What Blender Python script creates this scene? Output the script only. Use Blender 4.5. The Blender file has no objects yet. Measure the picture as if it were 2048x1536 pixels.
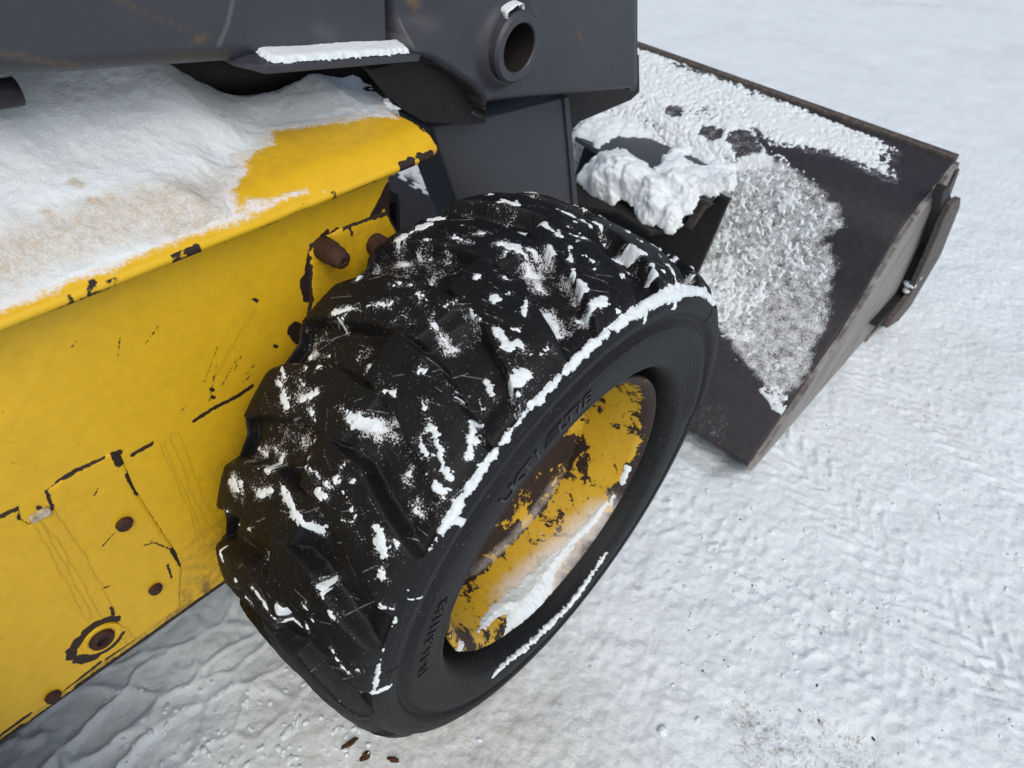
import bpy, math, random
import numpy as np
from mathutils import Matrix, Vector
sc = bpy.context.scene
COL = sc.collection

# ------------------------------------------------------------------ camera, sky, sun, exposure
ROT = np.array([[0.65770312, -0.74832508, 0.08623331],
                [-0.4712484, -0.49806164, -0.72791452],
                [0.58766619, 0.43811434, -0.68022369]])
EYE = np.array([-0.59443168, -0.30759168, 1.27861707])
FPX = 1446.46                       # focal length in pixels of the 2048 x 1536 photograph
cam_d = bpy.data.cameras.new('camera')
cam = bpy.data.objects.new('camera', cam_d); COL.objects.link(cam)
cam_d.sensor_width = 36.0; cam_d.lens = FPX / 2048 * 36.0
cam_d.clip_start = 0.02; cam_d.clip_end = 600
cam_d.dof.use_dof = True; cam_d.dof.focus_distance = 0.92; cam_d.dof.aperture_fstop = 7.0
cr = np.stack([ROT[0], -ROT[1], -ROT[2]], 1)
cam.matrix_world = Matrix([list(cr[i]) + [EYE[i]] for i in range(3)] + [[0, 0, 0, 1]])
sc.camera = cam

SUN_EL, SUN_AZ = 52, 235            # sun hidden behind an even overcast
world = bpy.data.worlds.new('World'); sc.world = world; world.use_nodes = True
wn = world.node_tree.nodes; wl = world.node_tree.links
bg = wn['Background']; sky = wn.new('ShaderNodeTexSky'); sky.sky_type = 'NISHITA'; sky.sun_disc = False
sky.sun_elevation = math.radians(SUN_EL); sky.sun_rotation = math.radians(90 - SUN_AZ)
sky.air_density = 1.0; sky.dust_density = 5.0; sky.ozone_density = 1.0
hs = wn.new('ShaderNodeHueSaturation'); hs.inputs['Saturation'].default_value = 0.85
wl.new(sky.outputs[0], hs.inputs['Color']); wl.new(hs.outputs[0], bg.inputs[0]); bg.inputs[1].default_value = 0.108
sd = bpy.data.lights.new('sun', 'SUN'); sd.energy = 0.7; sd.angle = math.radians(50); sd.color = (1.0, 0.985, 0.965)
sun = bpy.data.objects.new('sun', sd); COL.objects.link(sun)
az, el = math.radians(SUN_AZ), math.radians(SUN_EL)
sun.rotation_euler = Vector((math.cos(az) * math.cos(el), math.sin(az) * math.cos(el), math.sin(el))).to_track_quat('Z', 'Y').to_euler()
sun.location = (-2, -3, 5)
sc.view_settings.view_transform = 'Standard'; sc.view_settings.look = 'None'
sc.view_settings.exposure = 0.15; sc.view_settings.gamma = 1.0; sc.view_settings.use_curve_mapping = False

# ------------------------------------------------------------------ helpers: measuring
def ray(px, py):
    return ROT.T @ np.array([(px - 1024) / FPX, (py - 768) / FPX, 1.0])
def on(axis, d, px, py):            # point of the photograph measured on the plane axis = d
    v = ray(px, py); s = (d - EYE[axis]) / v[axis]; return EYE + s * v
def on_cyl(px, py, r, zc=0.4, far=False):   # measured on a cylinder round the axle; gives (angle, y)
    v = ray(px, py); ox, oz = EYE[0], EYE[2] - zc
    a = v[0]**2 + v[2]**2; b = ox*v[0] + oz*v[2]; c = ox*ox + oz*oz - r*r; D = b*b - a*c
    if D < 0: return None
    s = (-b + (1 if far else -1) * math.sqrt(D)) / a; p = EYE + s * v
    return math.atan2(p[2] - zc, p[0]), p[1]

# ------------------------------------------------------------------ helpers: noise
def _h(ix, iy, seed):
    h = (ix * 374761393 + iy * 668265263 + seed * 974634777) & 0xFFFFFFFF
    h = ((h ^ (h >> 13)) * 1274126177) & 0xFFFFFFFF
    h = ((h ^ (h >> 16)) * 2246822519) & 0xFFFFFFFF
    return ((h ^ (h >> 15)) & 0xFFFF) / 65535.0
def vn(x, y, seed=0):
    x = np.asarray(x, float); y = np.asarray(y, float)
    ix = np.floor(x).astype(np.int64); iy = np.floor(y).astype(np.int64); fx = x - ix; fy = y - iy
    ux = fx*fx*fx*(fx*(fx*6-15)+10); uy = fy*fy*fy*(fy*(fy*6-15)+10)
    a = _h(ix, iy, seed); b = _h(ix+1, iy, seed); c = _h(ix, iy+1, seed); d = _h(ix+1, iy+1, seed)
    return (a + (b-a)*ux + (c-a)*uy + (a-b-c+d)*ux*uy) * 2 - 1
def fbm(x, y, seed=0, oct=4, gain=0.5):
    s = 0; a = 1; n = 0
    for k in range(oct):
        s = s + a * vn(x * 2**k + 13.7*k, y * 2**k - 7.3*k, seed + k); n += a; a *= gain
    return s / n
def voro(x, y, seed=0):             # distance to nearest cell wall (F2 - F1)
    ix = np.floor(x).astype(np.int64); iy = np.floor(y).astype(np.int64)
    f1 = np.full(x.shape, 9.0); f2 = np.full(x.shape, 9.0)
    for dx in (-1, 0, 1):
        for dy in (-1, 0, 1):
            cx = ix+dx; cy = iy+dy
            d = np.hypot(cx + 0.15 + 0.7*_h(cx, cy, seed) - x, cy + 0.15 + 0.7*_h(cx, cy, seed+5) - y)
            f2 = np.minimum(f2, np.maximum(f1, d)); f1 = np.minimum(f1, d)
    return f2 - f1
def sstep(a, b, x):
    t = np.clip((x - a) / (b - a), 0, 1); return t*t*(3-2*t)
def caps(u, v, segs, base=-1.0):    # signed field: r - distance, best over capsules (u1,v1,u2,v2,r)
    f = np.full(u.shape, base)
    for (a, b, c, d, r) in segs:
        m = (u > min(a, c) - r - .03) & (u < max(a, c) + r + .03) & (v > min(b, d) - r - .03) & (v < max(b, d) + r + .03)
        if not m.any(): continue
        uu = u[m]; vv = v[m]; L = (c-a)**2 + (d-b)**2
        t = np.clip(((uu-a)*(c-a) + (vv-b)*(d-b)) / L, 0, 1) if L > 1e-12 else 0
        f[m] = np.maximum(f[m], r - np.hypot(uu - a - t*(c-a), vv - b - t*(d-b)))
    return f
def inpoly(u, v, P):                # signed distance to a polygon, positive inside
    ins = np.zeros(u.shape, bool); d = np.full(u.shape, 9.0)
    for i in range(len(P)):
        (a, b), (c, e) = P[i-1], P[i]
        if b != e:
            ins ^= ((v < b) != (v < e)) & (u < (c-a) * (v-b) / (e-b) + a)
        L = (c-a)**2 + (e-b)**2 + 1e-12; t = np.clip(((u-a)*(c-a) + (v-b)*(e-b)) / L, 0, 1)
        d = np.minimum(d, np.hypot(u - a - t*(c-a), v - b - t*(e-b)))
    return np.where(ins, d, -d)

# ------------------------------------------------------------------ helpers: meshes
def tag(o, label=None, cat=None, group=None, kind=None):
    if label: o['label'] = label
    if cat: o['category'] = cat
    if group: o['group'] = group
    if kind: o['kind'] = kind
    return o
def empty(name, loc=(0, 0, 0), parent=None):
    o = bpy.data.objects.new(name, None); COL.objects.link(o); o.location = loc
    o.empty_display_size = 0.1
    if parent: o.parent = parent
    return o
def mk(name, V, F, mat, parent=None, smooth=True, attrs=None):
    V = np.asarray(V, np.float32).reshape(-1, 3); me = bpy.data.meshes.new(name)
    if isinstance(F, np.ndarray):
        n, k = F.shape
        me.vertices.add(len(V)); me.vertices.foreach_set('co', V.ravel())
        me.loops.add(n*k); me.loops.foreach_set('vertex_index', F.astype(np.int32).ravel())
        me.polygons.add(n); me.polygons.foreach_set('loop_start', np.arange(0, n*k, k, dtype=np.int32))
        me.update(calc_edges=True)
    else:
        me.from_pydata(V.tolist(), [], F); me.update()
    me.polygons.foreach_set('use_smooth', np.full(len(me.polygons), smooth))
    attrs = dict(attrs or {})
    if mat.name in ('yellow_paint', 'dark_grey_paint') and 'chip' not in attrs: attrs['chip'] = np.full(len(V), -.03)
    for k, a in attrs.items():
        me.attributes.new(k, 'FLOAT', 'POINT').data.foreach_set('value', np.asarray(a, np.float32).ravel())
    me.materials.append(mat); me.validate()
    o = bpy.data.objects.new(name, me); COL.objects.link(o)
    if parent: o.parent = parent
    return o
def quads(nu, nv, wrap=False):
    i = np.arange(nu if wrap else nu-1)[:, None]; j = np.arange(nv-1)[None]; k = (i+1) % nu
    return np.stack([i*nv+j, k*nv+j, k*nv+j+1, i*nv+j+1], -1).reshape(-1, 4)
def normals(P, flip=False):
    du = np.gradient(P, axis=0); dv = np.gradient(P, axis=1); n = np.cross(du, dv)
    n /= np.linalg.norm(n, axis=2, keepdims=True) + 1e-12
    return -n if flip else n
def layer(name, P, N, h, mat, attrs=None, parent=None, sink=-0.004):   # snow lying on the surface P, h = thickness
    nu, nv = h.shape; F = quads(nu, nv); ok = (h.ravel()[F] > 0).any(1); F = F[ok]
    V = (P + N * np.maximum(h, sink)[..., None]).reshape(-1, 3)
    used = np.unique(F); idx = np.full(nu*nv, -1); idx[used] = np.arange(len(used))
    return mk(name, V[used], idx[F], mat, parent, True, {k: a.ravel()[used] for k, a in (attrs or {}).items()})
def bulge(s, w, H):                 # rounded edge of a snow patch from the signed field s
    t = np.clip(s / w, 0, 1); return np.where(s > 0, H * np.sqrt(np.clip(1 - (1-t)**2, 0, 1)), np.maximum(s, -0.004))
def prism(name, poly, axis, d0, d1, mat, parent=None, bevel=0.0, smooth=False):
    """polygon in the two other axes, extruded along `axis` from d0 to d1"""
    n = len(poly); V = []
    oth = [a for a in (0, 1, 2) if a != axis]
    for d in (d0, d1):
        for p in poly:
            q = [0, 0, 0]; q[axis] = d; q[oth[0]] = p[0]; q[oth[1]] = p[1]; V.append(q)
    F = [list(range(n))[::-1], list(range(n, 2*n))] + [[i, (i+1) % n, n + (i+1) % n, n + i] for i in range(n)]
    o = mk(name, V, F, mat, parent, smooth)
    fixn(o)
    if bevel: bev(o, bevel)
    return o
import bmesh
def down_side(o):                   # solidify offset that thickens a sheet away from its upper side
    n = np.empty(len(o.data.polygons)*3, np.float32); o.data.polygons.foreach_get('normal', n)
    return -1 if n.reshape(-1, 3)[:, 2].sum() > 0 else 1
def fixn(o):
    bm = bmesh.new(); bm.from_mesh(o.data); bmesh.ops.recalc_face_normals(bm, faces=bm.faces); bm.to_mesh(o.data); bm.free()
def bev(o, w, seg=2):
    m = o.modifiers.new('bevel', 'BEVEL'); m.width = w; m.segments = seg; m.limit_method = 'ANGLE'; m.angle_limit = math.radians(35)
    m.harden_normals = False
    o.data.polygons.foreach_set('use_smooth', np.full(len(o.data.polygons), True))
    try: o.data.set_sharp_from_angle(angle=math.radians(40))
    except Exception: pass
def lathe_y(name, prof, cx, cz, mat, parent=None, n=64, wob=0):   # profile of (y, r) turned round an axis along y
    th = np.linspace(0, 2*np.pi, n, endpoint=False); pr = np.array(prof, float)
    r = pr[None, :, 1] * (1 + wob * fbm(np.cos(th)*2+9, np.sin(th)*2+3, 5)[:, None])
    P = np.stack([cx + r*np.cos(th)[:, None], np.broadcast_to(pr[None, :, 0], r.shape), cz + r*np.sin(th)[:, None]], -1)
    o = mk(name, P, quads(n, len(pr), True), mat, parent); fixn(o)
    try: o.data.set_sharp_from_angle(angle=math.radians(38))
    except Exception: pass
    return o

# ------------------------------------------------------------------ materials
class NT:
    def __init__(s, name):
        s.m = bpy.data.materials.new(name); s.m.use_nodes = True; s.t = s.m.node_tree; s.b = s.t.nodes['Principled BSDF']
        s.co = s.n('ShaderNodeTexCoord').outputs['Object']
    def n(s, t, **k):
        o = s.t.nodes.new(t)
        for a, v in k.items(): setattr(o, a, v)
        return o
    def put(s, sock, v):
        if isinstance(v, bpy.types.NodeSocket): s.t.links.new(v, sock)
        else: sock.default_value = v if not (isinstance(v, tuple) and len(v) == 3 and sock.type == 'RGBA') else v + (1,)
    def noise(s, scale, detail=4, rough=.5, dist=0, vec=None, stretch=None):
        o = s.n('ShaderNodeTexNoise'); v = vec or s.co
        if stretch:
            mp = s.n('ShaderNodeMapping'); s.put(mp.inputs['Vector'], v); mp.inputs['Scale'].default_value = stretch; v = mp.outputs[0]
        s.put(o.inputs['Vector'], v); o.inputs['Scale'].default_value = scale
        o.inputs['Detail'].default_value = detail; o.inputs['Roughness'].default_value = rough; o.inputs['Distortion'].default_value = dist
        return o.outputs[0]
    def attr(s, name): return s.n('ShaderNodeAttribute', attribute_name=name).outputs['Fac']
    def math(s, op, a, b=0.0, c=0.0):
        o = s.n('ShaderNodeMath', operation=op); s.put(o.inputs[0], a); s.put(o.inputs[1], b)
        if op in ('MULTIPLY_ADD',): s.put(o.inputs[2], c)
        return o.outputs[0]
    def ramp(s, v, a, b, lo=0.0, hi=1.0):
        o = s.n('ShaderNodeMapRange', interpolation_type='SMOOTHSTEP'); s.put(o.inputs[0], v)
        o.inputs[1].default_value = a; o.inputs[2].default_value = b; o.inputs[3].default_value = lo; o.inputs[4].default_value = hi
        return o.outputs[0]
    def mix(s, f, a, b):
        o = s.n('ShaderNodeMix', data_type='RGBA'); s.put(o.inputs[0], f); s.put(o.inputs[6], a); s.put(o.inputs[7], b); return o.outputs[2]
    def mixf(s, f, a, b):
        o = s.n('ShaderNodeMix', data_type='FLOAT'); s.put(o.inputs[0], f); s.put(o.inputs[2], a); s.put(o.inputs[3], b); return o.outputs[0]
    def bump(s, h, strength=.5, dist=.001, normal=None):
        o = s.n('ShaderNodeBump'); s.put(o.inputs['Height'], h); o.inputs['Strength'].default_value = strength; o.inputs['Distance'].default_value = dist
        if normal: s.put(o.inputs['Normal'], normal)
        return o.outputs[0]
    def out(s, col=None, rough=None, metal=None, normal=None, spec=None, coat=None):
        for k, v in (('Base Color', col), ('Roughness', rough), ('Metallic', metal), ('Normal', normal), ('Specular IOR Level', spec), ('Coat Weight', coat)):
            if v is not None: s.put(s.b.inputs[k], v)
        return s.m

SNOW_C = (.78, .87, .915)
def snow_material(name, tan=(.50, .40, .27), grain=420, strength=.55):
    s = NT(name); d = s.attr('dirt')
    g1 = s.noise(grain, 3, .6); g2 = s.noise(grain*.28, 3, .6)
    f = s.math('MULTIPLY', d, s.ramp(s.math('ADD', s.math('MULTIPLY', g1, .6), s.math('MULTIPLY', g2, .5)), .35, .75, .35, 1.0))
    col = s.mix(f, SNOW_C, tan)
    col = s.mix(s.math('MULTIPLY', s.attr('grey'), .7), col, (.42, .44, .47))
    h = s.math('ADD', g1, s.math('MULTIPLY', g2, 1.4))
    s.b.inputs['Subsurface Weight'].default_value = 0.0
    return s.out(col, .75, 0.0, s.bump(h, strength, .0022), .25)
M_SNOW = snow_material('snow')
M_SNOW_SOFT = snow_material('powder_snow', grain=260, strength=.6)

def yellow_material():
    s = NT('yellow_paint')
    n1 = s.noise(7, 5, .6); n2 = s.noise(60, 5, .65); n3 = s.noise(420, 3, .6)
    base = s.mix(s.ramp(n1, .3, .7), (.76, .475, .014), (.81, .505, .018))
    base = s.mix(s.ramp(n2, .55, .85, 0, .14), base, (.62, .37, .022))
    # dirt film and specks; on the fender top also painted arm shade
    dirt = s.math('MULTIPLY', s.attr('grime'), s.ramp(s.math('ADD', n2, s.math('MULTIPLY', n3, .5)), .55, 1.0))
    base = s.mix(dirt, base, (.13, .075, .022))
    base = s.mix(s.ramp(s.noise(150, 2, .5), .74, .80, 0, .55), base, (.16, .09, .02))
    stain = s.attr('stain'); base = s.mix(stain, base, (.48, .28, .012))
    # chipped paint down to dark primer
    e = s.math('ADD', s.attr('chip'), s.math('MULTIPLY', s.math('SUBTRACT', s.noise(170, 5, .65), .5), .0065))
    m = s.ramp(e, -.0004, .0004)
    dark = s.mix(s.noise(120, 4, .6), (.008, .007, .008), (.05, .026, .018))
    col = s.mix(m, base, dark)
    # frost: loose snow grains
    fg = s.math('ADD', s.attr('frost'), s.math('MULTIPLY', s.math('SUBTRACT', s.math('ADD', s.math('MULTIPLY', s.noise(300, 3, .7), .6), s.math('MULTIPLY', s.noise(55, 3, .6), .5)), .55), 1.6))
    fr = s.ramp(fg, .35, .75); col = s.mix(fr, col, (.78, .78, .77))
    rough = s.mixf(m, s.mixf(n2, .40, .55), .7); rough = s.mixf(fr, rough, .8)
    hgt = s.math('ADD', s.math('MULTIPLY', m, -.5), s.math('ADD', s.math('MULTIPLY', fr, .6), s.math('MULTIPLY', stain, .6)))
    nb = s.bump(hgt, .8, .0008, s.bump(s.math('ADD', s.noise(55, 3, .5), s.math('MULTIPLY', n3, .2)), .12, .0012))
    return s.out(col, rough, 0.0, nb, .4)
M_YEL = yellow_material()

def grey_material():
    s = NT('dark_grey_paint')
    n1 = s.noise(5, 5, .6); n2 = s.noise(90, 5, .65); n3 = s.noise(500, 2, .5)
    base = s.mix(s.ramp(n1, .3, .7), (.037, .041, .053), (.047, .052, .065))
    base = s.mix(s.ramp(n2, .5, .8, 0, .3), base, (.075, .075, .078))
    base = s.mix(s.ramp(s.noise(230, 2, .5), .70, .76, 0, .5), base, (.16, .16, .16))
    e = s.math('ADD', s.attr('chip'), s.math('MULTIPLY', s.math('SUBTRACT', s.noise(160, 5, .7), .5), .020))
    m = s.ramp(e, -.004, .004, 0, .75)
    rust = s.mix(s.noise(260, 4, .7), (.05, .030, .018), (.21, .145, .085))
    col = s.mix(m, base, rust)
    col = s.mix(s.ramp(s.attr('stain'), 0.0, 1.0, 0, .45), col, (.20, .20, .20))
    return s.out(col, s.mixf(m, s.mixf(n2, .34, .52), .8), 0.0, s.bump(s.math('ADD', s.noise(35, 3, .5), s.math('MULTIPLY', n3, .2)), .15, .0012), .45)
M_GREY = grey_material()

def steel_material(name, lo, hi, rustc, rust_amt=.5, rough=.5, frost=False, streak=None):
    s = NT(name)
    if streak:
        mp = s.n('ShaderNodeMapping'); s.put(mp.inputs['Vector'], s.co); mp.inputs['Rotation'].default_value = (0, math.radians(42), 0); s.co = mp.outputs[0]
    n1 = s.noise(9, 5, .65); n2 = s.noise(70, 5, .7, stretch=streak)
    col = s.mix(s.ramp(n2, .3, .7), lo, hi)
    r = s.math('ADD', s.noise(24, 6, .7), s.math('MULTIPLY', s.attr('rust'), .35))
    col = s.mix(s.ramp(r, .68 - .1*rust_amt, .80, 0, rust_amt), col, rustc)
    if frost:
        fg = s.math('ADD', s.attr('frost'), s.math('MULTIPLY', s.math('SUBTRACT', s.math('ADD', s.math('MULTIPLY', s.noise(330, 3, .7), .7), s.math('MULTIPLY', s.noise(50, 3, .6), .4)), .55), 1.7))
        fr = s.ramp(fg, .42, .9); col = s.mix(fr, col, (.70, .75, .78))
    return s.out(col, s.mixf(n1, rough - .1, rough + .15), 0.0, s.bump(n2, .25, .001, s.bump(n1, .2, .004)), .4)
M_BUCK = steel_material('bucket_steel', (.022, .022, .027), (.036, .034, .040), (.045, .024, .017), .6, .48, True)
M_WORN = steel_material('worn_bare_steel', (.085, .074, .068), (.34, .33, .325), (.12, .075, .055), .45, .5, streak=(.07, .3, 1.5))
M_RUST = steel_material('rusty_steel', (.030, .013, .009), (.060, .026, .016), (.10, .045, .022), .6, .75)
M_DARK = steel_material('shaded_dark_steel', (.010, .010, .011), (.018, .017, .018), (.03, .018, .013), .4, .65)  # near-black colour carries the shade of gaps, undersides and recesses
M_BORE = steel_material('dark_shade_bore', (.005, .004, .004), (.012, .009, .008), (.02, .012, .008), .5, .8)  # faint rust over a near-black that paints the darkness inside the tube
M_EDGE = steel_material('rusty_plate_edge', (.050, .043, .040), (.125, .108, .098), (.10, .055, .035), .5, .65)

def rubber_material(name, base, rough):
    s = NT(name)
    n1 = s.noise(14, 5, .65); n2 = s.noise(260, 4, .6)
    b = s.mix(s.ramp(n1, .35, .7), base, tuple(c*1.5 for c in base))
    b = s.mix(s.attr('wall'), b, s.mix(s.ramp(n1, .3, .7), (.0045, .0050, .0064), (.0075, .0084, .0104)))
    b = s.mix(s.math('MULTIPLY', s.attr('mud'), s.ramp(s.noise(45, 5, .7), .35, .75)), b, (.014, .010, .007))
    # scratches and loose snow grains
    sp = s.math('ADD', s.attr('dust'), s.math('MULTIPLY', s.math('SUBTRACT', s.math('ADD', s.math('MULTIPLY', s.noise(480, 3, .75), .75), s.math('MULTIPLY', s.noise(80, 3, .6), .35)), .55), 2.0))
    dm = s.math('MAXIMUM', s.ramp(sp, .46, .60), s.ramp(s.noise(620, 2, .5), .725, .75, 0, .9))
    scr = s.ramp(s.math('ADD', s.attr('scratch'), s.math('MULTIPLY', s.noise(200, 2, .5), .0006)), 0.0, .0009)
    col = s.mix(scr, b, (.30, .30, .30)); col = s.mix(dm, col, (.70, .72, .75))
    r = s.mixf(n1, rough + .03, rough + .18); r = s.mixf(dm, r, .8)
    return s.out(col, r, 0.0, s.bump(s.math('ADD', s.math('MULTIPLY', n2, .3), dm), .35, .0012, s.bump(s.noise(60, 4, .6), .25, .0015)), .30)
M_RUB = rubber_material('tyre_rubber', (.0036, .0040, .0050), .50)

def rim_material():
    s = NT('flaking_yellow_rim_paint')
    n = s.noise(26, 6, .62, .4); n2 = s.noise(150, 5, .65)
    v = s.math('ADD', s.math('ADD', n, s.math('MULTIPLY', s.math('SUBTRACT', n2, .5), .42)), s.attr('peel'))
    m = s.ramp(v, .50, .512)
    yel = s.mix(s.noise(40, 4, .6), (.54, .33, .018), (.64, .41, .028))
    yel = s.mix(s.ramp(s.noise(90, 4, .7), .55, .75, 0, .5), yel, (.20, .11, .02))
    rust = s.mix(s.noise(60, 5, .65), (.012, .007, .006), (.040, .020, .015))
    col = s.mix(m, yel, rust)
    fg = s.math('ADD', s.attr('frost'), s.math('MULTIPLY', s.math('SUBTRACT', s.math('ADD', s.math('MULTIPLY', s.noise(420, 3, .7), .6), s.math('MULTIPLY', s.noise(60, 3, .6), .4)), .5), 1.2))
    fr = s.math('MULTIPLY', s.ramp(fg, .2, 1.0), .85); col = s.mix(fr, col, (.66, .63, .60))
    return s.out(col, s.mixf(m, .45, .62), 0.0, s.bump(s.math('SUBTRACT', s.math('MULTIPLY', fr, .5), m), .7, .0008, s.bump(n2, .25, .0015)), .4)
M_RIM = rim_material()

def ground_material():
    s = NT('packed_snow')
    g1 = s.noise(210, 4, .65); g2 = s.noise(60, 5, .65); g3 = s.noise(11, 5, .6)
    col = s.mix(s.ramp(g3, .35, .7), (.775, .875, .93), (.75, .84, .88))
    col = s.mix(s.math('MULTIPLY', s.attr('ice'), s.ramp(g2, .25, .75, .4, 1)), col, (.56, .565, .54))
    d = s.math('ADD', s.attr('dirt'), s.math('MULTIPLY', s.math('SUBTRACT', s.math('ADD', s.math('MULTIPLY', g2, .55), s.math('MULTIPLY', g1, .55)), .55), 2.2))
    col = s.mix(s.ramp(d, .55, 1.05, 0, .75), col, (.20, .145, .085))
    col = s.mix(s.ramp(s.noise(95, 2, .45), .755, .80, 0, .6), col, (.30, .26, .20))
    h = s.math('ADD', s.math('MULTIPLY', g1, .5), s.math('MULTIPLY', g2, 1.6))
    return s.out(col, s.mixf(s.attr('ice'), .7, .42), 0.0, s.bump(h, .55, .0042), .3)
M_GROUND = ground_material()
def plain(name, a, b, sc_, rough=.8, bumpd=.002):
    s = NT(name); n = s.noise(sc_, 5, .65); return s.out(s.mix(s.ramp(n, .3, .7), a, b), rough, 0.0, s.bump(n, .5, bumpd), .3)
M_BARK = plain('dark_bark', (.035, .016, .007), (.11, .05, .02), 180)
M_GRIT = plain('grit', (.05, .045, .035), (.20, .16, .11), 90)
M_CHIPW = plain('bare_wood', (.30, .24, .14), (.62, .56, .44), 130, .6)
M_HOSE = plain('black_rubber_hose', (.018, .018, .022), (.035, .035, .04), 60, .5)

# ------------------------------------------------------------------ ground: one sheet, fine near the camera, out to the horizon
def axis_pts(a, b, step, far, grow=1.02):
    c = list(np.arange(a, b + step/2, step)); lo, hi = [], []
    d = step; x = b
    while x < far: d *= grow if x - b < 5 else 1.5; x += d; hi.append(x)
    d = step; x = a
    while x > -far: d *= 1.06 if a - x < 2 else 1.5; x -= d; lo.append(x)
    return np.array(lo[::-1] + c + hi)
gx = axis_pts(-0.95, 2.1, .0042, 250); gy = axis_pts(-1.05, 0.75, .0042, 250)
GX, GY = np.meshgrid(gx, gy, indexing='ij')
def to_g(px, py): p = on(2, 0.0, px, py); return p[0], p[1]
stp = np.maximum(np.gradient(gx)[:, None], np.gradient(gy)[None]); near = sstep(.05, .008, stp); mid = sstep(.16, .03, stp)
gh = .008*fbm(GX*5, GY*5, 1, 3)*mid + .0046*fbm(GX*20, GY*20, 7, 4, .55) * near * (.35 + .65*sstep(-.25, .35, fbm(GX*3.3, GY*3.3, 111, 2))) + .0030*fbm(GX*70, GY*70, 17, 3, .6) * near
# lumpy clods pressed flat in the drive lane
ang = math.radians(14); cu = GX*math.cos(ang) + GY*math.sin(ang); cv = -GX*math.sin(ang) + GY*math.cos(ang)
gh += .0013*np.clip(fbm(cu*16, cv*38, 41, 3), -.4, 1) * near
def track(p0, p1, width, pitch, depth, seed, tooth):
    """imprint of a tyre that rolled from p0 to p1"""
    global gh
    (ax, ay), (bx, by) = p0, p1; L = math.hypot(bx-ax, by-ay); ux, uy = (bx-ax)/L, (by-ay)/L
    u = (GX-ax)*ux + (GY-ay)*uy; w = -(GX-ax)*uy + (GY-ay)*ux
    w = w + .010*fbm(u*3, u*0+2, seed, 2)
    inb = sstep(width/2+.015, width/2-.01, np.abs(w)) * sstep(-.1, .1, u) * sstep(L+.1, L-.1, u)
    side = np.sign(w); ph = (u + np.abs(w)*tooth + side*pitch*.25) / pitch + .55*fbm(u*10, w*10, seed+3, 3)
    blk = sstep(.04, .30, np.abs((ph % 1) - .5))               # 0 in the gaps, 1 on pressed blocks
    rib = sstep(.006, .014, np.abs(np.abs(w) - width*.22))
    fade = .4 + .6*sstep(-.2, .3, fbm(u*5, w*7, seed+8, 3))
    gh += inb * fade * (depth*(1 - blk*rib) - depth*.55)
track(to_g(1440, 790), to_g(2110, 1430), .17, .046, .0068, 51, .95)
track(to_g(1700, 700), to_g(2300, 1150), .16, .050, .0050, 53, .7)
track(to_g(1250, 940), to_g(2010, 1560), .16, .040, .0035, 61, .3)
# lug prints left under and behind the machine
for (pa, pb, seed) in (((-260, 1700), (640, 1150), 71),):
    (ax, ay), (bx, by) = to_g(*pa), to_g(*pb)
    L = math.hypot(bx-ax, by-ay); ux, uy = (bx-ax)/L, (by-ay)/L
    u = (GX-ax)*ux + (GY-ay)*uy; w = -(GX-ax)*uy + (GY-ay)*ux
    m = sstep(.30, .20, np.abs(w - .05)) * sstep(.92, .70, u)
    vr = voro(u*9 + w*5 + .5*fbm(u*9, w*9, 3, 3), w*17 - u*3 + .6*fbm(u*8, w*8, 9, 3), seed)
    gh += m * ((.014*sstep(.24, .02, vr))*(.35 + .65*sstep(-.3, .3, fbm(u*7, w*7, 15, 2))) - .004 + .007*fbm(u*16, w*12, 5, 3))
# wheels sit in their own dent, ploughed rims beside
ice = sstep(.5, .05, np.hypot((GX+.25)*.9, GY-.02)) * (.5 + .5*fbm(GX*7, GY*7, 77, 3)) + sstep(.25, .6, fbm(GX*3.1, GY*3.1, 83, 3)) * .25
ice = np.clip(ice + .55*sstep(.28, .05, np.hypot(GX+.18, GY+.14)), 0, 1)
dirt_seg = []
for (x1, y1, x2, y2, r) in [(1640,1440,1680,1475,.016),(1500,1440,1510,1470,.012),(1720,1500,1500,1500,.03),(1860,1350,1890,1375,.012),(1960,1375,2000,1385,.012),(1640,1250,1690,1260,.006),
                            (1560,1530,1700,1520,.04),(1270,1160,1275,1170,.007),(1500,1170,1530,1190,.006),(1930,1320,1950,1330,.008),(1880,10,1700,0,.04),(1560,1500,1600,1536,.03),(1480,1430,1560,1490,.03)]:
    a = to_g(x1, y1); b = to_g(x2, y2); dirt_seg.append((*a, *b, r))
dc = caps(GX, GY, dirt_seg); dirt = sstep(-.06, .015, dc) * .66
dirt = np.maximum(dirt, .22*sstep(.1, .6, fbm(GX*2.6+1, GY*2.6, 99, 3)))
gh -= .004*sstep(-.01, .01, dc)
bx0, bx1 = .62, 1.3
gh -= .030*sstep(.05, -.04, np.abs(GX-1.05)-.40) * sstep(-.075, .0, GY) * sstep(3, 2, GY) * 1.0
gz = gh - gh.mean() * 0 - .004
gz = np.where(np.hypot(GX, GY) > 30, -.02, gz)
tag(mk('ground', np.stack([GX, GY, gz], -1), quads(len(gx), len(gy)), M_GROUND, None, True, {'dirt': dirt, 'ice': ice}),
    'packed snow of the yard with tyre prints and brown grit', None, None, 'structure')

# ------------------------------------------------------------------ skid steer loader
loader = tag(empty('skid_steer_loader', (-.6, .8, 0)), 'yellow skid steer loader with dark grey lift arm and worn paint, parked in snow', 'loader')
def part(o): o.parent = loader; o.matrix_parent_inverse = Matrix.Translation((.6, -.8, 0)); return o

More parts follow.
